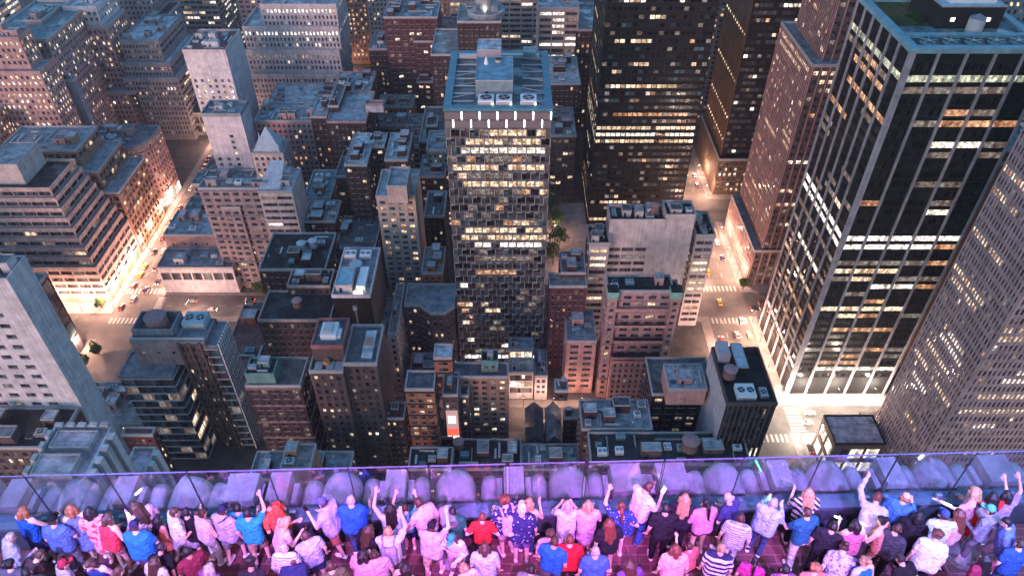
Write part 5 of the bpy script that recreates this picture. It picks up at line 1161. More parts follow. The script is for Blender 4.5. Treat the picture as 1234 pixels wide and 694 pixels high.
# traffic along the avenues
TQ = random.Random(9)
TCOL = [('black', (.02, .02, .022)), ('white', (.55, .55, .55)), ('silver', (.33, .34, .36)), ('yellow', (.6, .38, .03)), ('dark red', (.2, .02, .02)), ('dark blue', (.02, .03, .08))]
def traffic(n, xs, y0, y1, place, grp):
    used = []
    for _ in range(n):
        for _t in range(20):
            x = TQ.choice(xs)+TQ.uniform(-.3, .3); y = TQ.uniform(y0, y1)
            if all(abs(x-a) > 2.4 or abs(y-b) > 6.5 for a, b in used+[(o.location.x, o.location.y) for o in CARS]): break
        else: continue
        used.append((x, y)); nm, col = TQ.choice(TCOL)
        car(x, y, h, nm+' car in the moving traffic '+place, col)  # headed away from the viewer
        CARS[-1]['group'] = nm+' cars '+grp
traffic(26, [-196.8, -193.0, -189.0, -184.5], 272, 425, 'beside the pale terraced office', 'on the left avenue')
traffic(26, [100.2, 105.5, 109, 114.5], 214, 420, 'between the brown podium and the white piered tower', 'on the right avenue')
# ------------------------------------------------------------------ the viewing deck
YAW = R(1.7); DY = 6.85; SK = 1.22
def DK_(x, y):
    a, b = DK0(x, y); return a*SK, b*SK
def ZK(z): return HC-(HC-z)*SK
def DK0(x, y): return (x*math.cos(YAW)-(y-DY)*math.sin(YAW), DY+x*math.sin(YAW)+(y-DY)*math.cos(YAW))
deck = []
def paver_mat():
    m, n, l, b = nt('red_pavers'); g = n.new('ShaderNodeNewGeometry')
    t = n.new('ShaderNodeTexBrick'); t.inputs['Scale'].default_value = 1; t.inputs['Brick Width'].default_value = .40; t.inputs['Row Height'].default_value = .20; t.inputs['Mortar Size'].default_value = .008
    t.inputs['Color1'].default_value = (.11, .036, .036, 1); t.inputs['Color2'].default_value = (.075, .026, .028, 1); t.inputs['Mortar'].default_value = (.2, .1, .1, 1)
    l.new(g.outputs['Position'], t.inputs['Vector'])
    nz = n.new('ShaderNodeTexNoise'); nz.inputs['Scale'].default_value = 2.2; nz.inputs['Detail'].default_value = 6; l.new(g.outputs['Position'], nz.inputs['Vector'])
    mr = n.new('ShaderNodeMapRange'); mr.inputs['To Min'].default_value = .55; mr.inputs['To Max'].default_value = 1.35; l.new(nz.outputs['Fac'], mr.inputs['Value'])
    mx = n.new('ShaderNodeMix'); mx.data_type = 'RGBA'; mx.blend_type = 'MULTIPLY'; mx.inputs['Factor'].default_value = 1
    l.new(t.outputs['Color'], mx.inputs['A']); l.new(mr.outputs[0], mx.inputs['B']); l.new(mx.outputs['Result'], b.inputs['Base Color']); b.inputs['Roughness'].default_value = .55
    bp = n.new('ShaderNodeBump'); bp.inputs['Strength'].default_value = .3; bp.inputs['Distance'].default_value = .01; l.new(t.outputs['Fac'], bp.inputs['Height']); l.new(bp.outputs['Normal'], b.inputs['Normal'])
    return m
def dbox(mb, x0, x1, y0, y1, z0, z1, mat, top=None):
    i = len(mb.v); mb.box(x0, x1, y0, y1, z0, z1, mat, True, top)
    for q in range(i, len(mb.v)): X, Y = DK_(mb.v[q][0], mb.v[q][1]); mb.v[q] = (X, Y, ZK(mb.v[q][2]))
m = MB(); dbox(m, -16, 16, -3, 6.72, 238, 238.5, paver_mat()); tag(m.build('deck_floor'), kind='structure')
LIME = surf('limestone_finial', (.46, .43, .42), .85, .2, 2.2, .15)
STEEL = plain('brushed_steel', (.4, .42, .46), .35, .7)
r = empty('parapet_wall', (0, 9, 232)); tag(r, 'limestone parapet wall with a blue grey steel ledge carrying the glass barrier', 'parapet')
m = MB(); dbox(m, -16, 16, 6.79, 7.0, 237, 239.02, surf('ledge_shade', (.05, .06, .075), .5, .2, 3)); m.build('ledge_base', r, off=r.location)  # base face coloured dark: the shadow under the ledge is painted in
m = MB(); dbox(m, -16, 16, 6.75, 7.02, 239.025, 239.10, plain('ledge_steel', (.12, .19, .24), .4, .5)); m.build('ledge_cap', r, off=r.location)
m = MB(); dbox(m, -16, 16, 7.3, 8.0, 236.0, 237.3, surf('shade_limestone', (.1, .1, .11), .9, .2, 1)); m.build('wall', r, off=r.location)  # slab coloured dark to paint in shade between and behind the finials
r = empty('observation_tower', (0, -6, 0)); tag(r, 'limestone tower below the viewing deck, under the limestone parapet', 'building')
m = MB(); m.box(-40, 40, -40, 7.2, 0, 233, wallmat('cream')); m.build('wall', r, off=r.location)
m = MB(); m.box(-40, 40, -14, .35, 235.2, 248.2, wallmat('cream')); m.build('upper_wall', r, off=r.location)
# limestone finials beyond the glass
def finial(x, kind, w, label, ht=0):
    X, Y = DK_(x, 7.62); f = empty('parapet_finial', (X, Y, ZK(237.55)), YAW); f.scale = (SK,)*3; tag(f, label, 'finial', 'limestone finials along the parapet'); m = MB(); H = 1.22+ht
    if kind == 'block':
        def pr(x0, x1, y0, y1, z0, z1, tx, ty):
            i = len(m.v); m.box(x0, x1, y0, y1, z0, z1, LIME)
            for q in range(i+4, i+8): X_, Y_, Z_ = m.v[q]; m.v[q] = ((X_-(x0+x1)/2)*tx+(x0+x1)/2, (Y_-(y0+y1)/2)*ty+(y0+y1)/2, Z_)
        pr(-w/2, w/2, -.30, .42, 0, H, .86, .8); pr(-w/2-.12, -w/2+.02, -.2, .3, 0, H*.84, .7, .8); pr(w/2-.02, w/2+.12, -.2, .3, 0, H*.84, .7, .8)
        pr(-w*.42, w*.42, -.34, -.26, 0, H*.9, .85, 1)
    else:
        n_ = 20; pts = []
        for k in range(n_+1):
            a = math.pi*k/n_; pts.append((w/2*math.cos(a), H-w*.62+w*.62*math.sin(a)**.8 if 0 < k < n_ else H-w*.62))
        pts = [(w/2*.8, 0)]+pts+[(-w/2*.8, 0)]
        dep = [(-.26, .72), (-.34, .86), (-.2, 1), (.2, 1), (.34, .86)]
        rings = []
        for d, s in dep:
            i = len(m.v); m.v += [(px_*s, d, pz*(.93+.07*s)) for px_, pz in pts]; rings.append(i)
        N = len(pts); k_ = m.mi(LIME)
        for a, b in zip(rings, rings[1:]):
            for j in range(N-1): m.f.append((a+j+1, a+j, b+j, b+j+1)); m.m.append(k_)
        m.f.append(tuple(rings[0]+j for j in range(N))); m.m.append(k_); m.f.append(tuple(rings[-1]+N-1-j for j in range(N))); m.m.append(k_)
        m.quad((w*.1, -.35, H*.1), (-w*.1, -.35, H*.1), (-w*.04, -.36, H*.8), (w*.04, -.36, H*.8), LIME)
    mesh = m.build('stone', f, smooth=(kind != 'block'))
FN = [(-8, 'b'), (30, 'b'), (62, 'l'), (97, 'd'), (133, 'l'), (157, 'b'), (190, 'l'), (231, 'd'), (262, 'l'), (296, 'B'), (340, 'b'), (376, 'l'), (413, 'd'), (448, 'l'), (479, 'b'), (508, 'l'), (550, 'd'), (592, 'l'), (621, 'b'), (651, 'l'), (688, 'd'), (722, 'l'), (757, 'B'), (812, 'B'), (846, 'l'), (878, 'd'), (912, 'l'), (944, 'b'), (974, 'l'), (1006, 'd'), (1042, 'l'), (1080, 'b'), (1108, 'l'), (1140, 'd'), (1176, 'l'), (1212, 'B'), (1248, 'l')]
for px, k in FN:
    x = (px-617)/FPX*(7.6*CT+11.4*ST)
    if k in 'bB': finial(x, 'block', .42 if k == 'b' else .62, 'tapered square limestone block seen through the purple lit glass' if k == 'b' else 'extra wide tapered limestone block seen through the purple lit glass')
    elif k == 'd': finial(x, 'dome', .74, 'large round topped limestone lobe seen through the glass', -.02)
    else: finial(x, 'dome', .34, 'small low limestone lobe between bigger finials behind the glass', -.24)
# glass panels
def glass_mat():
    m, n, l, b = nt('barrier_glass'); o = n['Material Output']; n.remove(b)
    tr = n.new('ShaderNodeBsdfTransparent'); tr.inputs['Color'].default_value = (.84, .88, .93, 1)
    gl = n.new('ShaderNodeBsdfGlossy'); gl.inputs['Roughness'].default_value = .03; gl.inputs['Color'].default_value = (.9, .95, 1, 1)
    df = n.new('ShaderNodeBsdfDiffuse'); df.inputs['Color'].default_value = (.55, .55, .6, 1)
    fr = n.new('ShaderNodeLayerWeight'); fr.inputs['Blend'].default_value = .12
    nz = n.new('ShaderNodeTexNoise'); nz.inputs['Scale'].default_value = 2.3; nz.inputs['Detail'].default_value = 5; g = n.new('ShaderNodeNewGeometry')
    mp = n.new('ShaderNodeMapping'); mp.inputs['Scale'].default_value = (1.4, 1, .5); l.new(g.outputs['Position'], mp.inputs['Vector']); l.new(mp.outputs['Vector'], nz.inputs['Vector'])
    mr = n.new('ShaderNodeMapRange'); mr.inputs['From Min'].default_value = .3; mr.inputs['From Max'].default_value = .75; mr.inputs['To Min'].default_value = .002; mr.inputs['To Max'].default_value = .03; l.new(nz.outputs['Fac'], mr.inputs['Value'])
    a = n.new('ShaderNodeMixShader'); l.new(mr.outputs[0], a.inputs[0]); l.new(tr.outputs[0], a.inputs[1]); l.new(df.outputs[0], a.inputs[2])
    c = n.new('ShaderNodeMixShader'); l.new(fr.outputs['Facing'], c.inputs[0]); l.new(a.outputs[0], c.inputs[1]); l.new(gl.outputs[0], c.inputs[2])
    l.new(c.outputs[0], o.inputs['Surface']); return m
BG = glass_mat(); EDGE = plain('glass_edge', (.12, .14, .22), .4)
PW = 1.245
for k in range(-8, 9):
    xa = .0+PW*k-.07; 
    X, Y = DK_(xa+PW/2, 6.88); r = empty('barrier', (X, Y, ZK(239.1)), YAW); r.scale = (SK,)*3
    tag(r, 'clear frameless glass panel of the barrier standing on the steel ledge', 'barrier', 'glass panels of the deck barrier')
    gp = .009 if k not in (-1, 0, 1) else .03
    m = MB(); m.box(-PW/2+gp, PW/2-gp, -.008, .008, .02, 1.262, BG); m.build('pane', r)
    m = MB(); m.box(-PW/2+gp, PW/2-gp, -.0095, .0095, 1.264, 1.276, EDGE); m.build('top_edge', r)
    for s in (-1, 1):
        m = MB(); m.box(s*(PW/2-.16)-.05, s*(PW/2-.16)+.05, -.03, .03, .0, .11, STEEL); m.build('clamp', r)
        m = MB(); m.box(s*(PW/2-gp+.006)-.005, s*(PW/2-gp+.006)+.005, -.0095, .0095, .02, 1.27, DARKMETAL); m.build('side_edge', r)
# coin telescopes
for px, py, lab in ((545, 668, 'grey round based coin telescope among the crowd left of centre'), (1158, 668, 'grey round based coin telescope among the crowd at the right')):
    x, y = G(px, py, DZ); r = empty('coin_telescope', (x, y, DZ), .3); tag(r, lab, 'telescope')
    m = MB(); m.frustum(0, 0, 0, .08, .34, .32, STEEL, 28); m.frustum(0, 0, .08, .3, .3, .12, STEEL, 24); m.build('base', r)
    m = MB(); m.frustum(0, 0, .3, 1.15, .1, .08, STEEL, 16); m.build('column', r)
    m = MB(); m.frustum(0, 0, 1.15, 1.3, .09, .17, STEEL, 18); m.tube((0, -.16, 1.36), (0, .2, 1.4), .16, .15, STEEL, 16); m.tube((-.08, .16, 1.4), (-.08, .3, 1.41), .06, .07, DARKMETAL, 10); m.tube((.08, .16, 1.4), (.08, .3, 1.41), .06, .07, DARKMETAL, 10); m.build('viewer_head', r)
# ---- the crowd
W_, LV, BL, RB, NV, BK, TL = ('white', (.62, .60, .62)), ('lavender', (.42, .38, .56)), ('blue', (.05, .15, .46)), ('royal', (.02, .12, .55)), ('navy', (.02, .03, .09)), ('black', (.012, .012, .016)), ('teal', (.03, .28, .42))
RED, PK, CO, LB = ('red', (.55, .03, .03)), ('pink', (.66, .34, .42)), ('coral', (.62, .2, .14)), ('light_blue', (.36, .48, .66))
DEN, KH, GRY, LSH, WT, BKT = ('denim', (.04, .08, .2)), ('khaki', (.38, .27, .18)), ('grey', (.2, .2, .23)), ('lilac_shorts', (.44, .38, .52)), ('white_cotton', (.6, .58, .58)), ('black_cotton', (.015, .015, .018))
FLO = ('floral_navy', (.03, .035, .12), 'blob', (.4, .42, .6), 16); P = person
P(25, 615, 'woman in a royal blue tank top at the far left end', RB, 'none', 'skirt', ('navy_skirt', (.03, .04, .12)), 'orange', 'bob', ra='rail', la='bent', rz=-15)
P(61, 627, 'man in a blue tee and black cap facing the glass', ('dusty_blue', (.10, .18, .42)), 'short', 'trousers', GRY, 'brown', 'short', hat=('black_cap', (.015, .015, .02)), ra='bent', la='down', build=1.15)
P(84, 613, 'woman in a slate blue dress with a pale shoulder strap at the rail', ('slate', (.13, .19, .38)), 'none', 'dress', hair='orange', style='bob', la='face', ra='down', rz=20)
a = P(106, 616, 'woman in a pale pink dress with a red flower print, dark hair', ('red_flower', (.62, .38, .40), 'blob', (.6, .04, .06), 9), 'short', 'dress', hair='black', style='bob', ra='bent', la='bent', rz=15)
P(127, 622, 'woman in a red tank top carrying a pink bag', ('hot_red', (.6, .05, .07)), 'none', 'short shorts', ('pink_shorts', (.6, .3, .35)), 'brown', 'bob', sk=1, rz=-20, la='bent', ra='bent', lean=14)
pp = P(162, 608, 'woman in a lilac pink tee and black skirt holding glowing sticks', ('lilac_pink', (.62, .42, .56)), 'short', 'skirt', BKT, 'brown', 'long', la='phone', ra='bent', rz=55, lean=14)
light_stick(pp, 'L', 'white glowing light stick held by the woman in a lilac pink tee', (.85, .85, 1), 5, (75, -40), .24)
P(160, 634, 'man in a bright blue tee and navy cap with his back to us', ('bright_blue', (.02, .17, .45)), 'short', 'trousers', ('plum_trousers', (.18, .1, .22)), 'brown', hat=('navy_cap', (.03, .03, .08)), build=1.2, ra='cross', la='bent', h=1.78)
P(188, 626, 'black haired girl in a coral dress with a headband', CO, 'none', 'dress', hair='black', style='long', sk=2, h=1.35, rz=-25)
P(190, 655, 'person in a black shirt crouching over a white bag', BK, 'short', 'trousers', BKT, 'black', 'short', sk=2, lean=35, ra='down', la='down', h=1.6)
P(207, 616, 'man in a white tee and lilac shorts stepping away to the right', W_, 'short', 'shorts', LSH, 'brown', sk=1, rz=-50, walk=1, shoe=(.03, .03, .04), ra='bent', h=1.76)
P(223, 617, 'dark haired person half hidden behind the man in lilac shorts', BK, 'short', 'trousers', BKT, 'black', sk=1, h=1.62, ra='phone')
P(241, 618, 'woman in a white strappy top and white trousers', ('white_strap', (.6, .5, .52)), 'none', 'trousers', WT, 'brown', 'bun', sk=1, rz=-35, ra='bent', la='bent')
q = P(266, 615, 'man in a lavender tee and navy cap with a black shoulder bag', LV, 'short', 'shorts', GRY, 'brown', hat=('navy_cap', (.03, .03, .08)), rz=-15, walk=.6, shoe=(.55, .55, .58), build=1.1, la='bent')
handbag(q, (.02, .02, .025), 'black shoulder bag worn by the man in a lavender tee and navy cap', -1)
P(285, 612, 'dark haired boy in a teal tee by the rail', TL, 'short', 'trousers', NV, 'black', h=1.58, sk=1, ra='rail')
P(297, 618, 'man in a turquoise tee raising one arm high', ('turquoise', (.02, .32, .5)), 'short', 'shorts', KH, 'black', ra='up', la='down', sk=1, walk=.4, shoe=(.05, .05, .06))
P(319, 605, 'man in a red orange tee bending over towards the rail', ('red_orange', (.6, .09, .05)), 'short', 'trousers', ('mauve_trousers', (.3, .2, .26)), 'black', sk=1, rz=70, lean=22, ra='bent', la='bent')
q = P(342, 625, 'blond woman in a pink floral top reaching out with her phone', ('pink_floral', (.62, .46, .46), 'blob', (.45, .25, .3), 14), 'short', 'trousers', GRY, 'blond', 'bob', rz=-60, ra='phone', la='phone', lean=18)
phone(q, 'R', 'dark phone held out by the blond woman in a pink floral top', False)
q = P(390, 604, 'man in a pale violet tee and brick shorts with a navy cap looking left', ('pale_violet', (.36, .38, .60)), 'short', 'shorts', ('brick_shorts', (.42, .15, .12)), 'brown', hat=('blue_cap', (.10, .12, .30)), rz=70, la='phone', ra='bent', build=1.15, h=1.82, walk=.5)
phone(q, 'L', 'black phone in the hands of the man in brick shorts', False)
P(422, 602, 'man in a royal blue tee with grey hair at the ledge', RB, 'short', 'trousers', DEN, 'grey', h=1.80, build=1.2, la='bent', ra='rail')
P(368, 645, 'brown haired person in a pale grey printed tee', ('printed_grey', (.42, .46, .55), 'blob', (.2, .24, .35), 5), 'short', 'shorts', ('navy_shorts', (.03, .06, .16)), 'brown', 'short', rz=30, ra='down')
P(341, 660, 'grey haired man in a blue striped shirt near the bottom edge', ('blue_stripe', (.2, .24, .45), 'stripe', (.5, .5, .6), 18), 'long', 'trousers', NV, 'grey')
P(352, 664, 'person in navy leaning beside a brown bag', NV, 'short', 'shorts', NV, 'brown', 'bob', lean=40, h=1.6)
P(443, 637, 'dark haired woman in black hugging a friend', BK, 'long', 'trousers', BKT, 'brown', 'long', sk=1, rz=-40, ra='bent')
P(436, 668, 'woman in a candy pink tee with black hair, bottom row', ('candy', (.7, .36, .48)), 'short', 'trousers', WT, 'black', 'bob', rz=-30)
P(451, 668, 'woman in a dusty rose top with her violet scarf', ('dusty_rose', (.55, .34, .44)), 'short', 'skirt', LSH, 'brown', 'bun', rz=20, la='face')
P(470, 612, 'woman with long black hair and a light blue top raising her hand', LB, 'none', 'trousers', GRY, 'black', 'long', la='up', ra='down', rz=10)
P(488, 612, 'child in an aqua tee reaching up beside the pink shirted man', ('aqua', (.1, .45, .5)), 'short', 'shorts', NV, 'brown', h=1.4, la='up', ra='up')
P(505, 604, 'brown haired man in a pale pink shirt leaning on the ledge', ('pale_pink', (.66, .48, .56)), 'long', 'trousers', ('plum_trousers', (.18, .1, .22)), 'brown', rz=45, la='rail', lean=16, h=1.78)
q = P(467, 640, 'fair haired person in a white tee with a grey backpack, arms raised', W_, 'short', 'trousers', GRY, 'blond', 'short', la='bent', ra='up', h=1.75)
backpack(q, (.30, .28, .36), 'grey backpack on the fair haired person in a white tee')
q = P(519, 635, 'man in a lavender tee, black cap and tan shorts photographing', ('lavender_blue', (.42, .40, .62)), 'short', 'shorts', ('tan_shorts', (.45, .32, .24)), 'brown', hat=('black_cap', (.015, .015, .02)), ra='up', la='phone', walk=.7, shoe=(.62, .62, .62), rz=-15, build=1.1)
q = P(545, 645, 'girl in a white jacket and teal hat', ('white_jacket', (.62, .58, .62)), 'long', 'trousers', ('pink_trousers', (.5, .3, .4)), 'brown', 'long', hat=('teal_hat', (.03, .3, .34)), rz=160, h=1.6, ra='face', la='bent')
P(581, 623, 'red haired child in a bright red tee', RED, 'short', 'shorts', BKT, 'red', 'short', h=1.5, ra='hip', la='hip')
P(584, 659, 'person in a light blue tee with brown hair, alone on the pavers', LB, 'short', 'shorts', LSH, 'brown', 'bob', h=1.68, ra='down', la='down', build=1.1)
q = P(609, 602, 'tall man in a navy floral shirt wearing a lilac backpack', FLO, 'short', 'shorts', ('rose_shorts', (.4, .22, .3)), 'red', 'curly', h=1.84, shoe=(.6, .5, .55), rz=25, la='bent')
backpack(q, (.42, .40, .56), 'lilac backpack worn over the navy floral shirt')
P(629, 613, 'man in a navy patterned shirt with a white cap and purple shorts', ('dot_navy', (.03, .035, .13), 'dot', (.42, .4, .6), 14), 'short', 'shorts', ('purple_shorts', (.2, .14, .36)), 'white', 'short', hat=('white_cap', (.66, .66, .68)), build=1.2, h=1.78, shoe=(.4, .35, .45))
P(637, 605, 'blond woman in a sleeveless grey top beside the white capped man', ('sleeveless_grey', (.4, .38, .42)), 'none', 'trousers', DEN, 'blond', 'bob', ra='phone', rz=-20)
P(684, 608, 'grey haired woman in a white blouse at the glass', ('white_blouse', (.64, .62, .66), 'dot', (.5, .46, .56), 22), 'short', 'skirt', ('pale_skirt', (.45, .42, .5)), 'grey', 'bob', ra='face', la='face', h=1.62)
P(709, 608, 'blond woman in a pale lilac tee at the glass', ('pale_lilac', (.60, .44, .58)), 'short', 'skirt', ('mauve_skirt', (.5, .36, .46)), 'blond', 'bob', la='bent', ra='bent', h=1.64)
P(749, 610, 'woman in a star spangled navy top with dark red hair', ('stars', (.03, .06, .22), 'dot', (.6, .6, .68), 17), 'short', 'short shorts', ('pink_stripe', (.6, .35, .42), 'stripe', (.66, .6, .62), 24), 'red', 'pony', la='up', ra='hip', h=1.66)
q = P(779, 586, 'man in a white tee and blue jeans studying his bright phone', ('chalk_white', (.68, .66, .68)), 'short', 'trousers', ('bright_denim', (.04, .12, .34)), 'brown', sk=1, h=1.9, rz=-55, ra='phone', la='phone', nod=30, shoe=(.05, .06, .1))
phone(q, 'R', 'bright white phone held by the man in blue jeans', True, (.6, .6, .62))
P(735, 630, 'woman in black with a white collar and long brown hair', ('black_collar', (.015, .015, .02)), 'short', 'short shorts', BKT, 'red', 'long', rz=10, h=1.68, ra='down')
P(664, 643, 'person with tousled brown hair behind the blue shirted man', ('rose_grey', (.45, .34, .42)), 'short', 'trousers', GRY, 'brown', 'curly', h=1.62)
P(668, 652, 'man in an azure tee, third row centre', ('azure', (.02, .16, .50)), 'short', 'trousers', GRY, 'brown', 'short', sk=1, build=1.1, rz=-20)
P(687, 650, 'man in a scarlet tee beside the azure tee', ('scarlet', (.6, .02, .03)), 'short', 'shorts', BKT, 'red', 'short', build=1.05, ra='down', la='down')
P(718, 664, 'greying man in a cobalt shirt, bottom row centre', ('cobalt', (.05, .14, .38)), 'short', 'trousers', NV, 'grey', 'short', build=1.15)
P(826, 600, 'long haired blond woman in a black coat', ('black_coat', (.02, .02, .03)), 'long', 'trousers', BKT, 'blond', 'long', h=1.70, rz=-15)
P(852, 606, 'woman in a violet pink sweater with a dark bun and black shorts', ('violet_pink', (.62, .3, .5)), 'long', 'short shorts', BKT, 'black', 'pony', la='bent', ra='bent', rz=10, build=1.05)
P(880, 598, 'bald man in a navy polo and dark shorts', ('navy_polo', (.05, .05, .17)), 'short', 'shorts', BKT, 'grey', 'bald', rz=40, la='cross', ra='bent', h=1.76, lean=12)
P(893, 624, 'man in a white tee with thin dark stripes and white trousers', ('thin_stripe', (.62, .62, .66), 'stripe', (.2, .24, .32), 16), 'short', 'trousers', WT, 'brown', walk=.8, rz=-20, shoe=(.6, .6, .62))
P(815, 661, 'woman in a peach pink tee with auburn hair, bottom row', ('peach', (.68, .4, .38)), 'short', 'trousers', KH, 'red', 'bob', build=1.1)
P(832, 658, 'child in a coral tee hugged by the auburn haired woman', ('coral_tee', (.65, .16, .16)), 'short', 'shorts', NV, 'brown', h=1.4, la='up', rz=30)
P(870, 660, 'fair haired man in a broad navy and white striped rugby shirt', ('rugby', (.03, .035, .10), 'stripe', (.6, .6, .66), 8), 'short', 'trousers', GRY, 'blond', 'short', build=1.1, rz=-15)
q = P(932, 605, 'grey haired man in a light blue shirt with a green light stick', ('sky_shirt', (.34, .46, .66)), 'long', 'trousers', DEN, 'grey', 'short', rz=-35, la='phone', ra='phone', h=1.78, build=1.1)
light_stick(q, 'L', 'green glowing light stick held by the grey haired man', (.1, 1, .5), 4, (60, 20), .22)
P(976, 593, 'blond woman in a zebra striped top', ('zebra', (.6, .6, .62), 'zebra', (.02, .02, .03)), 'short', 'trousers', BKT, 'blond', 'long', la='phone', ra='bent', h=1.72)
P(975, 617, 'man in a dark teal tee and white trousers', ('dark_teal', (.02, .12, .2)), 'short', 'trousers', WT, 'brown', 'short', h=1.76, rz=15, la='rail', walk=.5)
P(1061, 594, 'brown haired man in a pale blue sweatshirt bowing over the ledge', ('pale_blue', (.50, .52, .64)), 'long', 'trousers', GRY, 'red', 'short', lean=34, rz=-25, la='up', ra='rail', h=1.78)
P(1092, 598, 'bald man in a cornflower blue shirt at the ledge', ('cornflower', (.06, .2, .5)), 'long', 'trousers', GRY, 'orange', 'bald', rz=-40, ra='face', la='down', h=1.78, build=1.1)
P(1005, 634, 'black haired person in a black top with a white neckline', ('black_top', (.02, .02, .025)), 'short', 'trousers', BKT, 'black', 'short', sk=1, rz=-30)
q = P(1033, 632, 'dark haired woman in a fuchsia tank holding a pale light stick', ('fuchsia', (.6, .16, .26)), 'none', 'trousers', GRY, 'black', 'bob', sk=1, ra='cross', la='phone')
light_stick(q, 'L', 'pale green light stick held by the woman in a fuchsia tank', (.5, 1, .8), 5, (20, -40))
q = P(1066, 626, 'woman in a salmon pink tank with dark tied hair', ('salmon', (.66, .24, .2)), 'none', 'short shorts', ('orange_shorts', (.5, .2, .12)), 'black', 'bun', rz=40, la='phone', lean=12)
light_stick(q, 'L', 'white light stick held by the woman in a salmon pink tank', (1, .9, .85), 5, (20, -35))
q = P(1020, 655, 'person in a leafy lilac patterned dress, bottom row right', ('leafy', (.48, .46, .62), 'blob', (.14, .14, .3), 13), 'short', 'dress', hair='brown', style='bun', lean=28, rz=-20)
light_stick(q, 'R', 'white light stick hanging by the leafy lilac dress', (.9, .9, 1), 4, (160, 0))
P(1044, 676, 'blond woman in an electric blue tank, bottom edge right', ('electric', (.02, .16, .5)), 'none', 'skirt', NV, 'blond', 'bun', rz=20)
P(1131, 643, 'curly brown haired man in an oversized white tee and black shorts', ('snow_white', (.70, .68, .69)), 'short', 'shorts', BKT, 'red', 'curly', rz=-20, lean=14, build=1.2, h=1.76)
P(1140, 621, 'person in a mint white tee and blue cap', ('mint_white', (.52, .6, .58)), 'short', 'trousers', GRY, 'brown', 'short', hat=('cap_blue', (.05, .1, .28)), rz=-10, ra='bent')
P(1159, 618, 'auburn haired woman in a blush top', ('blush', (.62, .34, .38)), 'none', 'trousers', BKT, 'red', 'long', rz=30, ra='bent')
q = P(1178, 590, 'pink blond woman in a rose top pointing a light stick', ('rose_top', (.64, .36, .44)), 'short', 'trousers', WT, 'blond', 'long', rz=55, la='out', h=1.74)
light_stick(q, 'L', 'white light stick pointed by the pink blond woman', (1, .95, .9), 3, (85, 10), .2)
P(1199, 598, 'black haired woman in a red dress with her arms up', ('red_dress', (.6, .03, .03)), 'short', 'dress', hair='black', style='long', sk=1, ra='up', la='rail')
P(1197, 614, 'person in a grey hoodie and cyan cap', ('grey_hoodie', (.24, .24, .3)), 'long', 'trousers', GRY, 'brown', hat=('cyan_cap', (.12, .5, .56)), rz=35, la='bent')
P(1218, 627, 'man in a periwinkle tee, lilac shorts and white shoes', ('periwinkle', (.14, .22, .55)), 'short', 'shorts', LSH, 'black', rz=60, walk=.8, shoe=(.66, .66, .68), lean=14, h=1.8, build=1.15)
P(1216, 596, 'dark haired person in a mauve tee raising an arm at the right end', ('mauve_tee', (.4, .26, .38)), 'short', 'trousers', GRY, 'black', 'bob', sk=1, ra='up', la='rail')
P(1108, 621, 'person dressed in black under the cornflower shirted man', ('jet', (.02, .018, .022)), 'long', 'trousers', BKT, 'black', 'bob', rz=-30, ra='bent')
P(984, 684, 'orange haired person in a terracotta top at the very bottom', ('terracotta', (.5, .2, .14)), 'short', 'trousers', GRY, 'orange', 'curly')
P(948, 686, 'black haired person in plum with their head at the bottom edge', ('plum', (.25, .08, .2)), 'short', 'trousers', BKT, 'black', 'short', sk=1)
P(1232, 655, 'person in a deep blue shirt cut by the right edge', ('deep_blue', (.03, .1, .35)), 'short', 'trousers', DEN, 'brown', 'short')
P(8, 680, 'person with dark curly hair in the bottom left corner', ('smoke', (.1, .1, .13)), 'short', 'trousers', BKT, 'black', 'curly')
P(40, 662, 'person in a dark brown jacket bending forward at the left', ('dark_brown', (.07, .04, .045)), 'long', 'trousers', BKT, 'brown', 'short', lean=40, rz=-30)
P(8, 646, 'person in a pale grey shirt at the left edge with a teal book', ('mist', (.42, .42, .5)), 'long', 'trousers', GRY, 'grey', 'short', rz=-40, ra='bent', lean=15)
P(72, 680, 'person in a grey tee and a navy cap with a red brim', ('ash', (.4, .38, .46)), 'short', 'trousers', NV, 'brown', hat=('red_cap', (.35, .03, .06)), rz=-40)
P(108, 676, 'brown haired woman in a navy tank looking up, bottom left', ('navy_tank', (.03, .05, .2)), 'none', 'trousers', BKT, 'brown', 'bob', rz=170)
P(184, 676, 'long haired girl in a cream top with her hair down her back', ('cream_top', (.62, .56, .55)), 'short', 'trousers', KH, 'brown', 'long', h=1.6, rz=-20)
P(30, 690, 'person in a charcoal hoodie low in the bottom left corner', ('charcoal', (.04, .04, .05)), 'long', 'trousers', BKT, 'black', 'short', rz=20)
P(140, 688, 'woman in a black tank with a brown ponytail at the bottom edge', ('black_tank', (.02, .018, .022)), 'none', 'trousers', BKT, 'brown', 'pony', sk=1, rz=-30)
P(225, 664, 'dark haired man in a maroon tee with folded arms on the left pavers', ('maroon', (.2, .03, .05)), 'short', 'trousers', BKT, 'black', 'short', sk=2, ra='cross', la='cross', rz=40)
P(250, 684, 'grey haired woman in a plum cardigan at the bottom edge left', ('plum_cardigan', (.22, .08, .2)), 'long', 'trousers', NV, 'grey', 'bob', rz=-20)
P(300, 676, 'person in a black hooded top stooping near the striped shirt', ('hooded_black', (.02, .02, .025)), 'long', 'trousers', BKT, 'black', 'curly', sk=2, lean=22)
P(398, 682, 'man in an olive tee at the bottom edge left of centre', ('olive', (.12, .12, .06)), 'short', 'shorts', KH, 'brown', 'short', rz=25)
P(488, 684, 'woman in a charcoal dress with a black bob, bottom edge', ('charcoal_dress', (.05, .045, .06)), 'none', 'dress', hair='black', style='bob', rz=-25, sk=1)
P(545, 616, 'dark haired teenager in a bottle green tee by the ledge', ('bottle_green', (.02, .13, .09)), 'short', 'trousers', BKT, 'black', 'short', h=1.6, la='rail', sk=1)
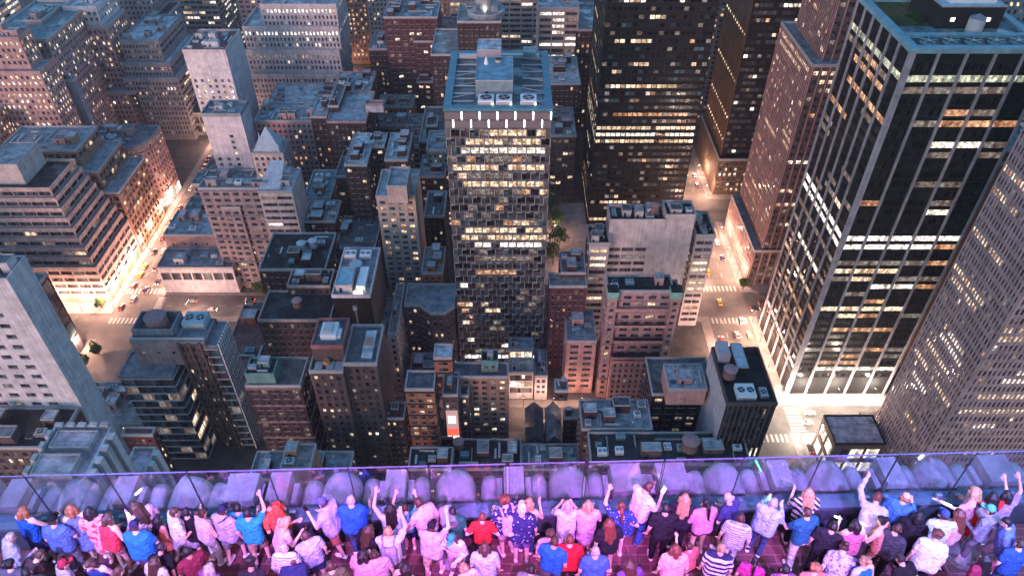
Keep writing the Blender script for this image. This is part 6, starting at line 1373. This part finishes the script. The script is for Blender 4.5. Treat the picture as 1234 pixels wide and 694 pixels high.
P(560, 684, 'fair woman in a lilac vest at the bottom edge near the telescope', ('lilac_vest', (.4, .32, .5)), 'none', 'shorts', NV, 'blond', 'bun', rz=30)
P(640, 686, 'dark haired man in a grey tee at the bottom edge centre', ('mid_grey', (.16, .16, .18)), 'short', 'trousers', BKT, 'black', 'short', rz=-15)
P(760, 680, 'woman in a dark violet blouse at the bottom edge right of centre', ('dark_violet', (.13, .06, .22)), 'long', 'skirt', BKT, 'brown', 'long', rz=15)
P(803, 612, 'tall man in a black tee between the jeans man and the black coat', ('ink_tee', (.015, .016, .02)), 'short', 'trousers', BKT, 'black', 'short', sk=1, ra='rail', h=1.76)
P(910, 676, 'dark haired girl in a magenta tee at the bottom edge', ('magenta', (.5, .05, .25)), 'short', 'trousers', BKT, 'black', 'pony', h=1.5, rz=-20)
P(1090, 668, 'man in a black tee stooping low at the right', ('raven', (.02, .02, .022)), 'short', 'trousers', BKT, 'black', 'short', lean=32, rz=25, sk=1)
P(1082, 636, 'person in a dark grey jacket behind the salmon tank', ('slate_jacket', (.06, .06, .075)), 'long', 'trousers', BKT, 'brown', 'short', rz=-40)
P(1190, 672, 'woman in a wine red top at the bottom right', ('wine', (.28, .03, .07)), 'short', 'trousers', BKT, 'black', 'long', rz=20)
flush_jobs()
m = bpy.data.materials.new('haze_air'); m.use_nodes = True
n = m.node_tree.nodes; n.remove(n['Principled BSDF'])
pv = n.new('ShaderNodeVolumePrincipled'); pv.inputs['Color'].default_value = (1, .86, .9, 1); pv.inputs['Density'].default_value = .00009; pv.inputs['Anisotropy'].default_value = .2
m.node_tree.links.new(pv.outputs[0], n['Material Output'].inputs['Volume'])
b = MB(); b.box(-7000, 7000, -4000, 10000, -1.5, 255, m); tag(b.build('haze'), kind='stuff')
FLOOD = 385; VIOLET = 4200
# ------------------------------------------------------------------ light and camera
w = bpy.data.worlds.new('World'); SC.world = w; w.use_nodes = True
n = w.node_tree.nodes; l = w.node_tree.links
sky = n.new('ShaderNodeTexSky'); sky.sky_type = 'NISHITA'; sky.sun_disc = False
SUN_EL, SUN_AZ = R(6), R(-150)
sky.sun_elevation = SUN_EL; sky.sun_rotation = SUN_AZ; sky.altitude = 200; sky.air_density = 1.3; sky.dust_density = 1.0; sky.ozone_density = 3.9
bg = n['Background']; bg.inputs['Strength'].default_value = .15
l.new(sky.outputs[0], bg.inputs['Color'])
sun = bpy.data.lights.new('sun', 'SUN'); sun.energy = .52; sun.angle = R(25); sun.color = (1, .5, .62)
so = bpy.data.objects.new('sun', sun); COL.objects.link(so)
d = Vector((math.sin(SUN_AZ)*math.cos(SUN_EL), math.cos(SUN_AZ)*math.cos(SUN_EL), math.sin(SUN_EL)))
so.rotation_euler = (-d).to_track_quat('-Z', 'Y').to_euler()
def lamp(kind, loc, e, col, r=.3, **k):
    L = bpy.data.lights.new('lamp_light', kind); L.energy = e; L.color = col
    if kind in ('POINT', 'SPOT'): L.shadow_soft_size = r
    for a, v in k.items(): setattr(L, a, v)
    o = bpy.data.objects.new('lamp_light', L); COL.objects.link(o); o.location = loc; return o
for k, (x, y) in enumerate(LMP):
    wht = x > 115 and y < 216
    lamp('POINT', (x, y, 7.6), (5200 if x < -150 else 1400 if x < 45 else 5200) if not wht else 5000, (1, .80, .64) if wht else (1, .54, .38), .35)
cam = bpy.data.cameras.new('camera'); co = bpy.data.objects.new('camera', cam); COL.objects.link(co)
co.location = (0, 0, HC); co.rotation_euler = (math.pi/2-PITCH, 0, 0)
cam.sensor_fit = 'HORIZONTAL'; cam.sensor_width = 36; cam.lens = 36*FPX/1234; cam.clip_end = 20000; cam.clip_start = .3
SC.camera = co
v = SC.view_settings; v.view_transform = 'Standard'; v.look = 'None'; v.exposure = 2.15; v.gamma = 1; v.use_curve_mapping = False
SC.cycles.max_bounces = 6; SC.cycles.diffuse_bounces = 3; SC.cycles.glossy_bounces = 3; SC.cycles.transmission_bounces = 4; SC.cycles.transparent_max_bounces = 16
SC.cycles.use_denoising = True; SC.cycles.use_light_tree = True; SC.cycles.caustics_reflective = False; SC.cycles.caustics_refractive = False; SC.cycles.sample_clamp_indirect = 4
# coloured deck floodlights on the upper wall behind and above the visitors, and violet spots aimed at the finials
FX = [(-10.4, (.72, .55, 1)), (-7.3, (1, .46, .74)), (-4, (1, .4, .82)), (-.5, (1, .36, .8)), (3, (.95, .4, .92)), (6.4, (1, .44, .76)), (10, (.62, .62, 1))]
for x, c in FX:
    f = empty('floodlight', (x, .62, 246.6)); tag(f, 'compact floodlight on the upper wall with a coloured lens', 'floodlight', 'deck floodlights on the upper wall')
    m = MB(); m.box(-.16, .16, -.27, -.02, -.02, .05, DARKMETAL); m.box(-.22, .22, -.02, .18, -.16, .16, DARKMETAL); m.build('housing', f)
    m = MB(); m.box(-.19, .19, .181, .19, -.13, .13, emit('flood_%d_%d' % (int(c[0]*9), int(c[1]*99)), c, 3)); m.build('lens', f)
    o = lamp('SPOT', (x, .95, 246.5), FLOOD*(1.5 if abs(x+7.3) < .1 or abs(x-3) < .1 or abs(x-10) < .1 else .75), c, .12, spot_size=R(120), spot_blend=.6)
    o.rotation_euler = (Vector((0, 6, -9.8))).to_track_quat('-Z', 'Y').to_euler()
for k in range(7):
    x = -9.6+3.2*k
    f = empty('floodlight', (x+.7, .62, 246.9)); tag(f, 'small violet floodlight aimed at the limestone finials', 'floodlight', 'violet floodlights on the upper wall')
    m = MB(); m.box(-.12, .12, -.27, -.02, -.02, .05, DARKMETAL); m.box(-.16, .16, -.02, .14, -.12, .12, DARKMETAL); m.build('housing', f)
    m = MB(); m.box(-.14, .14, .141, .15, -.1, .1, emit('flood_violet', (.5, .3, 1), 3)); m.build('lens', f)
    o = lamp('SPOT', (x+.7, .9, 246.8), VIOLET, [(.34, .34, 1), (.5, .22, 1), (.62, .2, 1), (.7, .16, .95), (.55, .18, 1), (.36, .24, 1), (.2, .3, 1)][k], .1, spot_size=R(34), spot_blend=.8)
    o.rotation_euler = (Vector((0, 8.5, -10.6))).to_track_quat('-Z', 'Y').to_euler()
